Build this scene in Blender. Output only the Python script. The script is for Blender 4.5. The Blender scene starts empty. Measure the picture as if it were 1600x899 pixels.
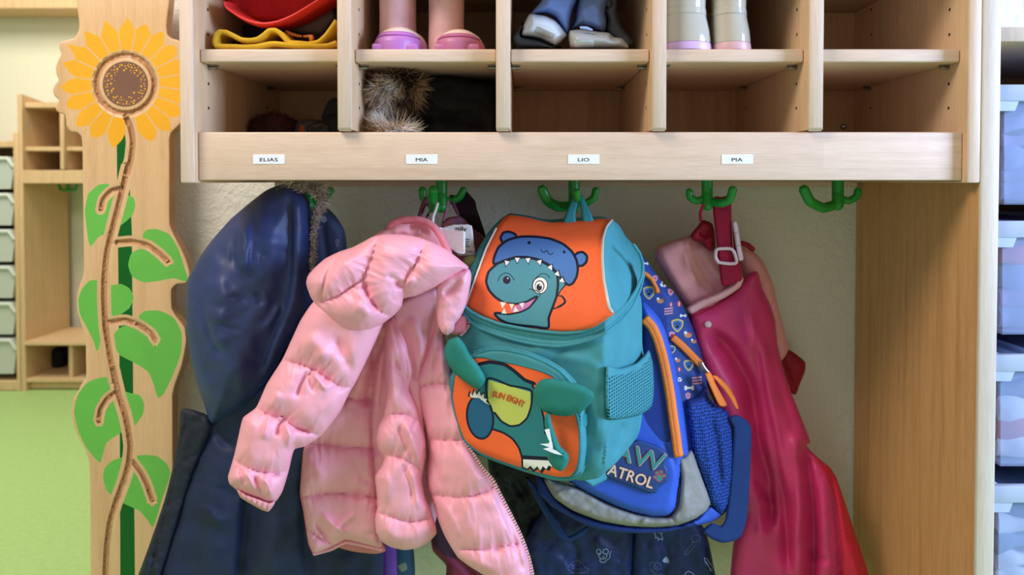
import bpy, bmesh, math, random
import numpy as np
from mathutils import Vector, Matrix
from mathutils.geometry import delaunay_2d_cdt

SC = bpy.context.scene
COL = SC.collection
rng = random.Random(7)
# ---------------------------------------------------------------- camera: one metre in front of the coat rack
F, XV, YH = 1111.0, 823.0, 283.0            # focal length in px, vanishing column, horizon row (1600x899 frame)
TH = math.radians(1.23)
CY = YH + F * math.tan(TH)
CAMY, CAMZ = -1.0, 1.10
cT, sT = math.cos(TH), math.sin(TH)

def W(px, py, Y):
    """photo pixel + depth -> point(s) in the room"""
    px = np.asarray(px, float); py = np.asarray(py, float); Y = np.asarray(Y, float) + 0 * px
    u = (px - XV) / F; v = -(py - CY) / F
    dy = cT + sT * v; dz = -sT + cT * v
    t = (Y - CAMY) / dy
    return np.stack([u * t, Y, CAMZ + dz * t], -1)

def XX(px, Y=0.0): return float(W(px, YH, Y)[0])
def ZZ(py, Y=0.0): return float(W(XV, py, Y)[2])

cd = bpy.data.cameras.new('camera'); cam = bpy.data.objects.new('camera', cd); COL.objects.link(cam)
cam.location = (0, CAMY, CAMZ); cam.rotation_euler = (math.pi / 2 - TH, 0, 0)
cd.sensor_width = 36; cd.lens = 36 * F / 1600
cd.shift_x = (800 - XV) / 1600; cd.shift_y = -(449.5 - CY) / 1600
cd.clip_start = 0.02; cd.clip_end = 60
cd.dof.use_dof = True; cd.dof.focus_distance = 1.03; cd.dof.aperture_fstop = 4.5
SC.camera = cam
SC.view_settings.view_transform = 'Standard'; SC.view_settings.look = 'None'
SC.view_settings.gamma = 1; SC.view_settings.exposure = 0.08
try: SC.view_settings.use_curve_mapping = False
except Exception: pass

# ---------------------------------------------------------------- materials
def lin(c):
    out = []
    for x in c[:3]:
        x = x / 255.0
        out.append(x / 12.92 if x <= 0.04045 else ((x + 0.055) / 1.055) ** 2.4)
    return (*out, 1.0)

def base_mat(name, col, rough=0.6, spec=0.4):
    m = bpy.data.materials.new(name); m.use_nodes = True
    b = m.node_tree.nodes['Principled BSDF']
    b.inputs['Base Color'].default_value = lin(col); b.inputs['Roughness'].default_value = rough
    b.inputs['Specular IOR Level'].default_value = spec
    return m, m.node_tree, b

def coords(nt, scale):
    tc = nt.nodes.new('ShaderNodeTexCoord'); mp = nt.nodes.new('ShaderNodeMapping')
    mp.inputs['Scale'].default_value = scale
    nt.links.new(tc.outputs['Object'], mp.inputs['Vector'])
    return mp.outputs['Vector']

def noise(nt, vec, scale, detail=4, rough=0.5, dist=0.0):
    n = nt.nodes.new('ShaderNodeTexNoise'); n.inputs['Scale'].default_value = scale
    n.inputs['Detail'].default_value = detail; n.inputs['Roughness'].default_value = rough
    n.inputs['Distortion'].default_value = dist
    nt.links.new(vec, n.inputs['Vector']); return n.outputs['Fac']

def ramp(nt, fac, stops):
    r = nt.nodes.new('ShaderNodeValToRGB'); el = r.color_ramp.elements
    while len(el) < len(stops): el.new(0.5)
    for e, (p, c) in zip(el, stops): e.position = p; e.color = c
    nt.links.new(fac, r.inputs['Fac']); return r.outputs['Color']

def mix(nt, fac, a, b, mode='MIX'):
    n = nt.nodes.new('ShaderNodeMix'); n.data_type = 'RGBA'; n.blend_type = mode
    for s, v in ((n.inputs['Factor'], fac), (n.inputs[6], a), (n.inputs[7], b)):
        if hasattr(v, 'is_linked'): nt.links.new(v, s)
        else: s.default_value = v
    return n.outputs[2]

def bump(nt, b, h, strength, dist=0.001, prev=None):
    n = nt.nodes.new('ShaderNodeBump'); n.inputs['Strength'].default_value = strength; n.inputs['Distance'].default_value = dist
    nt.links.new(h, n.inputs['Height'])
    if prev: nt.links.new(prev, n.inputs['Normal'])
    nt.links.new(n.outputs['Normal'], b.inputs['Normal']); return n.outputs['Normal']

def scl(c, k): return tuple(min(255, x * k) for x in c)

def fabric(name, col, rough=0.75, grain=900, gs=0.25, var=0.08, wr=0.0, wrs=35, sheen=0.0, spec=0.3, weave=0.0, wscale=420):
    m, nt, b = base_mat(name, col, rough, spec)
    v = coords(nt, (1, 1, 1))
    f = noise(nt, v, 22, 3)
    c = ramp(nt, f, [(0.3, lin(scl(col, 1 - var))), (0.7, lin(scl(col, 1 + var * 0.6)))])
    nt.links.new(c, b.inputs['Base Color'])
    p = None
    if wr:
        p = bump(nt, b, noise(nt, v, wrs, 3, 0.55, 0.6), wr, 0.004)
    if weave:
        wv = nt.nodes.new('ShaderNodeTexWave'); wv.inputs['Scale'].default_value = wscale; wv.bands_direction = 'DIAGONAL'
        nt.links.new(v, wv.inputs['Vector']); p = bump(nt, b, wv.outputs['Fac'], weave, 0.0006, p)
    bump(nt, b, noise(nt, v, grain, 2), gs, 0.0006, p)
    if sheen:
        b.inputs['Sheen Weight'].default_value = sheen; b.inputs['Sheen Roughness'].default_value = 0.4
        b.inputs['Sheen Tint'].default_value = lin(scl(col, 1.2))
    return m

def plastic(name, col, rough=0.35, spec=0.5):
    m, nt, b = base_mat(name, col, rough, spec)
    v = coords(nt, (1, 1, 1)); bump(nt, b, noise(nt, v, 300, 2), 0.05, 0.0005)
    return m

def wood(name, axis='Z', col=(221, 196, 176), dark=(209, 180, 156), staves=0.0, rough=0.42):
    m, nt, b = base_mat(name, col, rough, 0.35)
    s = {'X': (1.3, 26, 26), 'Z': (26, 26, 1.3), 'Y': (26, 1.3, 26)}[axis]
    v = coords(nt, s)
    f = noise(nt, v, 2.2, 5, 0.55, 0.35)
    c = ramp(nt, f, [(0.28, lin(dark)), (0.5, lin(col)), (0.75, lin(scl(col, 1.03)))])
    v2 = coords(nt, tuple(x * 7 for x in s))
    f2 = noise(nt, v2, 3.0, 2, 0.5)
    c = mix(nt, 0.28, c, ramp(nt, f2, [(0.35, lin(scl(dark, 0.93))), (0.65, lin(scl(col, 1.04)))]))
    if staves:
        tc = nt.nodes.new('ShaderNodeTexCoord'); sx = nt.nodes.new('ShaderNodeSeparateXYZ'); cb = nt.nodes.new('ShaderNodeCombineXYZ')
        nt.links.new(tc.outputs['Object'], sx.inputs[0])
        nt.links.new(sx.outputs['X' if axis == 'X' else 'Z'], cb.inputs[0])
        if axis == 'X':
            nt.links.new(sx.outputs['Z'], cb.inputs[1])
        else:
            ad = nt.nodes.new('ShaderNodeMath'); ad.operation = 'ADD'
            nt.links.new(sx.outputs['X'], ad.inputs[0]); nt.links.new(sx.outputs['Y'], ad.inputs[1]); nt.links.new(ad.outputs[0], cb.inputs[1])
        br = nt.nodes.new('ShaderNodeTexBrick'); br.offset = 0.43; br.squash = 1
        br.inputs['Color1'].default_value = (1.06, 1.04, 1.0, 1); br.inputs['Color2'].default_value = (0.9, 0.87, 0.84, 1)
        br.inputs['Mortar'].default_value = (0.93, 0.9, 0.87, 1); br.inputs['Scale'].default_value = 1
        br.inputs['Mortar Size'].default_value = 0.0002; br.inputs['Brick Width'].default_value = 0.31; br.inputs['Row Height'].default_value = 0.0375
        mp = nt.nodes.new('ShaderNodeMapping'); mp.inputs['Location'].default_value = (0.07, 0.0063, 0)
        nt.links.new(cb.outputs[0], mp.inputs['Vector']); nt.links.new(mp.outputs[0], br.inputs['Vector'])
        c = mix(nt, staves, c, br.outputs['Color'], 'MULTIPLY')
    nt.links.new(c, b.inputs['Base Color'])
    bump(nt, b, f2, 0.06, 0.0006)
    return m

M = {}
M['wood_x'] = wood('wood_x', 'X'); M['wood_z'] = wood('wood_z', 'Z')
M['wood_y'] = wood('wood_y', 'Y', (218, 172, 122), (198, 148, 98))
M['wood_rail'] = wood('wood_rail', 'X', staves=0.75)
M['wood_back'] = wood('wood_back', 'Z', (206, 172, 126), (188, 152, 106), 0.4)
M['wood_side'] = wood('wood_side', 'Z', (220, 186, 150), (206, 168, 130), 0.35)
M['wood_panel'] = wood('wood_panel', 'Z', (226, 188, 146), (216, 174, 130), 0.0, 0.4); M['wood_end'] = wood('wood_end', 'Z', (208, 158, 106), (186, 134, 84), 0.25); M['wood_pale'] = wood('wood_pale', 'Z', (212, 198, 184), (202, 186, 170))
M['wood_edge'] = wood('wood_edge', 'Z', (186, 140, 100), (150, 105, 70))
M['wood_far'] = wood('wood_far', 'Z', (212, 180, 138), (196, 162, 120)); M['wood_groove'] = wood('wood_groove', 'Z', (200, 154, 116), (180, 132, 96))
M['metal'] = base_mat('metal', (150, 145, 138), 0.3)[0]; M['metal'].node_tree.nodes['Principled BSDF'].inputs['Metallic'].default_value = 0.9
M['hole'] = base_mat('hole', (40, 30, 22), 0.9)[0]
M['green_hook'] = plastic('green_hook', (26, 146, 52), 0.3)
M['white'] = fabric('white_print', (238, 238, 236), 0.6, gs=0.1, var=0.02)
M['black'] = base_mat('black_print', (18, 18, 20), 0.6)[0]
M['card'] = base_mat('white_card', (236, 236, 240), 0.5)[0]

def plaster(name, col, strength):
    m, nt, b = base_mat(name, col, 0.85, 0.2)
    v = coords(nt, (1, 1, 1))
    h = ramp(nt, noise(nt, v, 55, 5, 0.6, 0.3), [(0.3, (0, 0, 0, 1)), (0.75, (1, 1, 1, 1))])
    p = bump(nt, b, h, strength, 0.006)
    bump(nt, b, noise(nt, v, 160, 3), strength * 0.6, 0.003, p)
    return m
M['plaster'] = plaster('cream_plaster', (224, 221, 213), 0.45)
M['plaster_far'] = plaster('cream_plaster_far', (226, 224, 204), 0.2)
m, nt, b = base_mat('green_floor', (158, 192, 118), 0.5, 0.4); v = coords(nt, (1, 1, 1))
nt.links.new(ramp(nt, noise(nt, v, 60, 4), [(0.3, lin((154, 188, 114))), (0.7, lin((164, 198, 124)))]), b.inputs['Base Color'])
M['floor'] = m

# ---------------------------------------------------------------- objects
def mesh_obj(name, verts, faces, mats, parent=None, midx=None, smooth=True, label=None):
    me = bpy.data.meshes.new(name)
    me.from_pydata([tuple(map(float, v)) for v in verts], [], [tuple(map(int, f)) for f in faces])
    for mm in (mats if isinstance(mats, (list, tuple)) else [mats]): me.materials.append(mm)
    if midx is not None: me.polygons.foreach_set('material_index', np.asarray(midx, dtype=np.int32))
    me.polygons.foreach_set('use_smooth', np.full(len(me.polygons), smooth))
    me.update()
    return link(name, me, parent, label)

def link(name, me, parent=None, label=None):
    o = bpy.data.objects.new(name, me); COL.objects.link(o)
    if parent is not None:
        o.parent = parent; o.matrix_parent_inverse = parent_world(parent).inverted()
    if label: o['label'] = label
    return o

def parent_world(p):
    mw = Matrix.LocRotScale(p.location, p.rotation_euler, p.scale)
    return mw if p.parent is None else parent_world(p.parent) @ p.matrix_parent_inverse @ mw

def thing(name, label, cat, loc, group=None):
    o = bpy.data.objects.new(name, None); COL.objects.link(o); o.location = loc
    o.empty_display_size = 0.05
    return tag(o, label, cat, group)

def tag(o, label, cat, group=None, kind=None):
    o['label'] = label; o['category'] = cat
    if group: o['group'] = group
    if kind: o['kind'] = kind
    return o

def struct(o):
    o['kind'] = 'structure'; return o

class MB:
    """collects shapes into one mesh"""
    def __init__(s): s.v = []; s.f = []; s.m = []
    def add(s, vs, fs, mi=0):
        n = len(s.v); s.v += [tuple(map(float, x)) for x in vs]; s.f += [tuple(int(i) + n for i in f) for f in fs]
        s.m += ([mi] * len(fs) if np.isscalar(mi) else list(mi)); return s
    def box(s, x0, x1, y0, y1, z0, z1, bev=0.0015, seg=2, mi=0):
        bm = bmesh.new(); bmesh.ops.create_cube(bm, size=1)
        for v in bm.verts:
            v.co = Vector(((x0 + x1) / 2 + v.co.x * (x1 - x0), (y0 + y1) / 2 + v.co.y * (y1 - y0), (z0 + z1) / 2 + v.co.z * (z1 - z0)))
        if bev > 0:
            bmesh.ops.bevel(bm, geom=list(bm.edges), offset=bev, segments=seg, profile=0.5, affect='EDGES')
        bm.verts.index_update()
        s.add([v.co[:] for v in bm.verts], [[v.index for v in f.verts] for f in bm.faces], mi); bm.free(); return s
    def tube(s, pts, r, seg=10, mi=0, flat=1.0, caps=True):
        P = np.asarray(pts, float); n = len(P); R = np.full(n, r) if np.isscalar(r) else np.asarray(r, float)
        T = np.gradient(P, axis=0); T /= np.linalg.norm(T, axis=1)[:, None] + 1e-12
        up = np.array([0, 1, 0.0]) if abs(T[0][1]) < 0.9 else np.array([1.0, 0, 0])
        vs = []
        for i in range(n):
            a = np.cross(T[i], up); a /= np.linalg.norm(a) + 1e-12; bb = np.cross(T[i], a); up = -bb if np.dot(-bb, up) > 0 else bb
            for k in range(seg):
                t = 2 * math.pi * k / seg
                vs.append(P[i] + R[i] * (math.cos(t) * a + math.sin(t) * flat * up))
        fs = [[i * seg + k, i * seg + (k + 1) % seg, (i + 1) * seg + (k + 1) % seg, (i + 1) * seg + k] for i in range(n - 1) for k in range(seg)]
        if caps:
            for i, sgn in ((0, -1), (n - 1, 1)):
                c = len(vs)
                # rounded cap
                ring = [i * seg + k for k in range(seg)]
                mid = []
                for k in range(seg): mid.append(P[i] + (np.asarray(vs[ring[k]]) - P[i]) * 0.7 + T[i] * sgn * R[i] * 0.6)
                vs += mid; vs.append(P[i] + T[i] * sgn * R[i] * 0.9)
                for k in range(seg):
                    fs.append([ring[k], ring[(k + 1) % seg], c + (k + 1) % seg, c + k]); fs.append([c + k, c + (k + 1) % seg, c + seg])
        return s.add(vs, fs, mi)
    def build(s, name, mats, parent=None, smooth=True, label=None):
        o = mesh_obj(name, s.v, s.f, mats, parent, s.m, smooth, label)
        bm = bmesh.new(); bm.from_mesh(o.data); bmesh.ops.recalc_face_normals(bm, faces=bm.faces)
        if smooth:
            for e in bm.edges:
                if len(e.link_faces) == 2 and e.calc_face_angle(0) > 0.7: e.smooth = False
        bm.to_mesh(o.data); bm.free()
        return o

# ---------------------------------------------------------------- 2-D helpers in photo pixels
Z1 = (0, 0, 2.9975); Z2 = (0, 250, 2.2475); Z3 = (0, 550, 2.575); Z4 = (270, 0, 2.9975); Z5 = (550, 0, 2.9975); Z6 = (900, 0, 2.9975)
ZA = (270, 270, 2.9967); ZB = (200, 560, 2.6525); ZC = (450, 320, 2.9975); ZD = (450, 600, 3.0075); ZE = (680, 320, 2.9975)
ZF = (680, 520, 2.9975); ZG = (950, 380, 2.9967); ZH = (780, 640, 3.47); ZI = (980, 270, 2.9967); ZJ = (1080, 500, 2.253)
ZK = (320, 0, 7.273); ZL = (560, 0, 7.273); ZM = (790, 0, 7.273); ZN = (1030, 0, 7.273); ZO = (460, 270, 4.706); ZP = (820, 270, 2.857)
ZQ = (380, 140, 10); PX = (0, 0, 1)

def P(s, z=PX):
    a = np.array([[float(t) for t in q.split(',')] for q in s.split()])
    return a / z[2] + np.array(z[:2])

def spline(p, closed=False, step=3.0):
    p = np.asarray(p, float); n = len(p); out = []
    if n < 3 and not closed:
        return densify(p, step)
    for i in range(n if closed else n - 1):
        if closed: a, b, c, d = p[(i - 1) % n], p[i], p[(i + 1) % n], p[(i + 2) % n]
        else: a, b, c, d = p[max(i - 1, 0)], p[i], p[i + 1], p[min(i + 2, n - 1)]
        L = np.linalg.norm(c - b); k = max(1, int(math.ceil(L / step)))
        # centripetal-ish tension so that long and short spans do not overshoot
        t1 = (c - a) * min(1.0, L / (np.linalg.norm(c - a) + 1e-9)) * 0.55; t2 = (d - b) * min(1.0, L / (np.linalg.norm(d - b) + 1e-9)) * 0.55
        for j in range(k):
            t = j / k
            out.append((2 * t**3 - 3 * t**2 + 1) * b + (t**3 - 2 * t**2 + t) * t1 + (-2 * t**3 + 3 * t**2) * c + (t**3 - t**2) * t2)
    if not closed: out.append(p[-1])
    return np.array(out)

def densify(p, step=3.0, closed=False):
    p = np.asarray(p, float); out = []; n = len(p)
    for i in range(n if closed else n - 1):
        b, c = p[i], p[(i + 1) % n]; k = max(1, int(math.ceil(np.linalg.norm(c - b) / step)))
        out += [b + (c - b) * j / k for j in range(k)]
    if not closed: out.append(p[-1])
    return np.array(out)

def ell(cx, cy, rx, ry=None, n=24, rot=0.0):
    ry = rx if ry is None else ry; t = np.linspace(0, 2 * math.pi, n, endpoint=False)
    x, y = rx * np.cos(t), ry * np.sin(t); c, s = math.cos(rot), math.sin(rot)
    return np.stack([cx + c * x - s * y, cy + s * x + c * y], -1)

def inside(q, poly):
    x, y = q[:, 0], q[:, 1]; res = np.zeros(len(q), bool); n = len(poly)
    for i in range(n):
        x1, y1 = poly[i]; x2, y2 = poly[(i + 1) % n]
        if y1 == y2: continue
        c = ((y1 > y) != (y2 > y)) & (x < (x2 - x1) * (y - y1) / (y2 - y1) + x1)
        res ^= c
    return res

def pdist(q, line, closed=False):
    """distance, arc length and side of points q to a polyline"""
    line = np.asarray(line, float); n = len(line)
    best = np.full(len(q), 1e9); arc = np.zeros(len(q)); side = np.zeros(len(q)); s0 = 0.0
    for i in range(n if closed else n - 1):
        a, b = line[i], line[(i + 1) % n]; d = b - a; L2 = d @ d
        if L2 < 1e-9: continue
        t = np.clip(((q - a) @ d) / L2, 0, 1); r = q - (a + t[:, None] * d)
        dd = np.hypot(r[:, 0], r[:, 1]); mk = dd < best; L = math.sqrt(L2)
        best = np.where(mk, dd, best); arc = np.where(mk, s0 + t * L, arc); side = np.where(mk, d[0] * r[:, 1] - d[1] * r[:, 0], side); s0 += L
    return best, arc, side, s0

def offset_line(line, w, closed=False):
    line = np.asarray(line, float)
    if closed: T = np.roll(line, -1, 0) - np.roll(line, 1, 0)
    else: T = np.gradient(line, axis=0)
    T /= np.linalg.norm(T, axis=1)[:, None] + 1e-9
    return line + np.stack([-T[:, 1], T[:, 0]], -1) * w

def vnoise(x, y, seed=0):
    r = np.random.RandomState(seed); g = r.rand(64, 64) * 2 - 1
    xi = np.floor(x).astype(int); yi = np.floor(y).astype(int); fx = x - xi; fy = y - yi
    fx = fx * fx * (3 - 2 * fx); fy = fy * fy * (3 - 2 * fy)
    G = lambda a, b: g[a % 64, b % 64]
    return (G(xi, yi) * (1 - fx) + G(xi + 1, yi) * fx) * (1 - fy) + (G(xi, yi + 1) * (1 - fx) + G(xi + 1, yi + 1) * fx) * fy

def rnd(t):
    t = np.clip(t, 0, 1); return np.sqrt(np.maximum(0, 1 - (1 - t) ** 2))

def sst(t):
    t = np.clip(t, 0, 1); return t * t * (3 - 2 * t)

class Shape:
    pass

def relief(name, outline, Y, mats, parent=None, T=0.02, R=12.0, B=None, wall=None, wallY=None, step=4.0, regions=(), puff=(), folds=(),
           nz=(), rings=(), holes=(), mode='spline', label=None, smooth=True, backmat=0, extra=None, grooves=(), ang=None):
    """A solid piece: outline (photo px) at depth Y (number or function of px,py), swelling T metres towards the viewer within R px of
    its edge and B metres to the back; puff = quilting between seams, folds = ridges / valleys, regions = printed or dyed areas."""
    O = spline(outline, True, step) if mode == 'spline' else densify(outline, step, True)
    Yf = Y if callable(Y) else (lambda x, y, c=Y: c + 0 * x)
    if B is None: B = T * 0.6
    puff = [([spline(l, False, 3) for l in ls], w, a, pk) for ls, w, a, pk in puff]
    folds = [(spline(f[0], False, 4), f[1], f[2], f[3] if len(f) > 3 else 0.25) for f in folds]
    grooves = [(spline(l, False, 3), w, d) for l, w, d in grooves]
    regs = []
    for r in regions:
        kind = r[0]
        if kind == 'poly': regs.append((kind, spline(r[1], True, step * 0.7), r[2], 0))
        elif kind == 'flat': regs.append((kind, densify(r[1], step, True), r[2], 0))
        elif kind == 'exact': regs.append((kind, np.asarray(r[1], float), r[2], 0))
        elif kind == 'stroke': regs.append((kind, spline(r[1], False, max(1.2, step * 0.6)), r[2], r[3]))
        elif kind == 'ring': regs.append((kind, spline(r[1], True, max(1.2, step * 0.6)), r[2], r[3]))
    def h(q, d):
        hh = T * rnd(d / R); e = np.zeros(len(q)); env = rnd(d / (R * 0.8 + 1e-6))
        for ls, w, a, pk in puff:
            best = np.full(len(q), 1e9); arc = np.zeros(len(q))
            for i, l in enumerate(ls):
                dd, s, _, L = pdist(q, l); mk = dd < best; best = np.where(mk, dd, best); arc = np.where(mk, s + 37.0 * i, arc)
            best = np.minimum(best, d + w * 0.25)
            e += a * (rnd(best / w) - 1)
            if pk:
                e += pk * np.exp(-best / (w * 0.45)) * sst(best / 2.0) * (vnoise(arc / 5.0, best / 30.0, 5) + 0.6 * vnoise(arc / 2.7, best / 22.0, 9))
        for l, w, a, tp in folds:
            dd, s, sd, L = pdist(q, l)
            t = s / (L + 1e-9); tap = sst(t / (tp + 1e-6)) * sst((1 - t) / (tp + 1e-6)) if tp > 0 else 1.0
            if np.ndim(w): ww = np.where(sd > 0, w[0], w[1])
            else: ww = w
            e += a * tap * np.exp(-(dd / ww) ** 2)
        for sc, a, seed in nz:
            e += a * (vnoise(q[:, 0] / sc, q[:, 1] / sc, seed) + 0.5 * vnoise(q[:, 0] / sc * 2.1 + 9, q[:, 1] / sc * 2.1, seed + 1))
        hh = hh + e * env
        for l, w, dpt in grooves:
            dd = pdist(q, l)[0]; hh = hh - dpt * sst((w - dd) / 2.2)
        if extra is not None: hh = hh + extra(q, d)
        return hh
    # constraint edges
    pts, edges = [], []
    def addline(l, closed=True):
        n0 = len(pts); pts.extend(l.tolist()); n = len(l)
        edges.extend((n0 + i, n0 + (i + 1) % n) for i in range(n if closed else n - 1))
    addline(O); cons = [O]
    area = 0.5 * np.sum(O[:, 0] * np.roll(O[:, 1], -1) - np.roll(O[:, 0], -1) * O[:, 1]); sg = 1 if area > 0 else -1
    for rg in rings:
        l = offset_line(O, sg * rg, True); addline(l); cons.append(l)
    for kind, l, mi, w in regs:
        if kind in ('stroke', 'ring'):
            cl = kind == 'ring'
            a = offset_line(l, w / 2, cl); bq = offset_line(l, -w / 2, cl)
            if cl: addline(a); addline(bq); cons += [a, bq]
            else:
                c = np.concatenate([a, bq[::-1]]); addline(c); cons.append(c)
        else: addline(l); cons.append(l)
    for hl in holes: addline(hl); cons.append(hl)
    lo, hi = O.min(0), O.max(0)
    gx, gy = np.meshgrid(np.arange(lo[0], hi[0], step), np.arange(lo[1], hi[1], step * 0.866))
    gx = gx + (np.arange(gx.shape[0])[:, None] % 2) * step * 0.5
    G = np.stack([gx.ravel(), gy.ravel()], -1); G = G[inside(G, O)]
    allc = np.concatenate(cons)
    # drop grid points that sit on a constraint (hash on cells)
    cell = {}
    for x, y in allc: cell.setdefault((int(x // step), int(y // step)), []).append((x, y))
    keep = []
    for x, y in G:
        cx, cy = int(x // step), int(y // step); ok = True
        for i in (-1, 0, 1):
            for j in (-1, 0, 1):
                for ax, ay in cell.get((cx + i, cy + j), ()):
                    if (ax - x) ** 2 + (ay - y) ** 2 < (0.55 * step) ** 2: ok = False; break
                if not ok: break
            if not ok: break
        if ok: keep.append((x, y))
    pts += keep
    r = delaunay_2d_cdt([Vector(p) for p in pts], edges, [], 0, 1e-3)
    V = np.array([v[:] for v in r[0]]); FT = np.array([f[:] for f in r[2] if len(f) == 3])
    cen = V[FT].mean(1); ok = inside(cen, O)
    for hl in holes: ok &= ~inside(cen, hl)
    FT = FT[ok]; cen = cen[ok]
    used = np.unique(FT); re = -np.ones(len(V), int); re[used] = np.arange(len(used)); V = V[used]; FT = re[FT]
    midx = np.zeros(len(FT), int)
    for kind, l, mi, w in regs:
        if kind in ('stroke', 'ring'): k = pdist(cen, l, kind == 'ring')[0] < w / 2
        else: k = inside(cen, l)
        midx[k] = mi
    d = pdist(V, O, True)[0]
    for hl in holes: d = np.minimum(d, pdist(V, hl, True)[0])
    d[d < 0.03] = 0
    ym = Yf(V[:, 0], V[:, 1]); hf = h(V, d); hf[d == 0] = 0
    front = W(V[:, 0], V[:, 1], ym - hf)
    nv = len(V); FF = FT[:, ::-1]
    if wall is not None or wallY is not None:
        base = W(V[:, 0], V[:, 1], ym); back = base.copy()
        back[:, 1] = (ym + wall) if wall is not None else np.maximum(wallY, ym + 0.004)
        ec = {}
        for t in FT:
            for a, b in ((t[0], t[1]), (t[1], t[2]), (t[2], t[0])):
                ec[(a, b)] = ec.get((a, b), 0) + 1
        be = [e for e in ec if (e[1], e[0]) not in ec]
        verts = np.concatenate([front, back])
        faces = FF.tolist() + (FT + nv).tolist() + [[a, b, b + nv, a + nv] for a, b in be]
        mi = midx.tolist() + [backmat] * len(FT) + [backmat] * len(be)
        o = mesh_obj(name, verts, faces, mats, parent, mi, smooth, label)
    else:
        hb = B * rnd(d / R); bi = np.where(d > 0)[0]; mp = np.arange(nv); mp[bi] = nv + np.arange(len(bi))
        back = W(V[bi, 0], V[bi, 1], ym[bi] + hb[bi] + 0.0004)
        verts = np.concatenate([front, back])
        faces = FF.tolist() + mp[FT].tolist()
        mi = midx.tolist() + [backmat] * len(FT)
        o = mesh_obj(name, verts, faces, mats, parent, mi, smooth, label)
    if ang or wall is not None or wallY is not None:
        bm = bmesh.new(); bm.from_mesh(o.data)
        for e in bm.edges:
            if len(e.link_faces) == 2 and e.calc_face_angle(0) > (ang or 0.9): e.smooth = False
        bm.to_mesh(o.data); bm.free()
    def surf(x, y):
        q = np.stack([np.atleast_1d(np.asarray(x, float)), np.atleast_1d(np.asarray(y, float))], -1)
        dd = pdist(q, O, True)[0]; dd = np.where(inside(q, O), dd, 0)
        return Yf(q[:, 0], q[:, 1]) - h(q, dd)
    return o, surf

def pxtube(name, line, Yfn, r, mat, parent, seg=8, flat=1.0, sp=3.0, closed=False, off=0.0):
    l = spline(line, closed, sp)
    if closed: l = np.concatenate([l, l[:2]])
    y = Yfn(l[:, 0], l[:, 1]) if callable(Yfn) else np.full(len(l), Yfn) if np.isscalar(Yfn) else np.interp(np.linspace(0, 1, len(l)), np.linspace(0, 1, len(Yfn)), Yfn)
    return MB().tube(W(l[:, 0], l[:, 1], y - off), r, seg, flat=flat).build(name, mat, parent)

_font = {}
def text_mesh(txt, res=3):
    c = bpy.data.curves.new('lettering', 'FONT'); c.body = txt; c.size = 1; c.resolution_u = res
    o = bpy.data.objects.new('lettering', c); COL.objects.link(o)
    me = bpy.data.meshes.new_from_object(o.evaluated_get(bpy.context.evaluated_depsgraph_get()))
    v = np.array([x.co[:2] for x in me.vertices]); f = [list(p.vertices) for p in me.polygons]
    bpy.data.objects.remove(o); bpy.data.curves.remove(c); bpy.data.meshes.remove(me)
    return v, f

def lettering(txt, cx, cy, width, height, ang, surf, mat, parent, off=0.0006, bend=0.0, jit=0, name='lettering', bold=0.0, thick=0.0004, per=None):
    """raised letters lying on a surface; centre, size and angle (degrees, clockwise) in photo px"""
    mb = MB(); v, f = text_mesh(txt)
    lo, hi = v.min(0), v.max(0); v = (v - (lo + hi) / 2) / (hi - lo)
    x = v[:, 0] * width; y = -v[:, 1] * height + bend * (v[:, 0] ** 2 * 4)
    copies = [(0, 0)] if not bold else [(-bold, 0), (bold, 0), (0, bold), (0, -bold)]
    c, s = math.cos(math.radians(ang)), math.sin(math.radians(ang))
    for k, (ox, oy) in enumerate(copies):
        a, b_ = x + ox, y + oy; px = cx + c * a - s * b_; py = cy + s * a + c * b_
        yy = surf(px, py) if callable(surf) else np.full(len(px), surf)
        n = len(px); fr = W(px, py, yy - off - thick - k * 2e-5); bk = W(px, py, yy - off * 0.5)
        be = {}
        for t in f:
            for i in range(len(t)): be[(t[i], t[(i + 1) % len(t)])] = 1
        side = [[i, j, j + n, i + n] for (i, j) in be if (j, i) not in be]
        mb.add(np.concatenate([fr, bk]), f + side)
    return mb.build(name, mat, parent, smooth=False)

def fur(name, P0, D, L, mat, parent=None, w=0.0006, seg=4, curl=0.3, seed=1, label=None, droop=0.0, mats=None):
    """thin tapering hairs: roots P0 (n,3), directions D (n,3), lengths L (n)"""
    r = np.random.RandomState(seed); n = len(P0); vs = []; fs = []; mi = []
    nm = len(mats) if mats else 1
    for i in range(n):
        d = D[i] / (np.linalg.norm(D[i]) + 1e-9); a = np.cross(d, r.randn(3)); a /= np.linalg.norm(a) + 1e-9
        k = r.randn(3) * curl; p = np.array(P0[i], float); b0 = len(vs); mk = r.randint(nm)
        for j in range(seg + 1):
            ww = w * (1 - j / (seg + 0.3))
            vs.append(p + a * ww); vs.append(p - a * ww)
            d = d + k / seg + np.array([0, 0, -droop / seg]); d /= np.linalg.norm(d); p = p + d * L[i] / seg
        for j in range(seg): fs.append([b0 + 2 * j, b0 + 2 * j + 1, b0 + 2 * j + 3, b0 + 2 * j + 2]); mi.append(mk)
    return mesh_obj(name, vs, fs, mats or mat, parent, mi, True, label)

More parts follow.
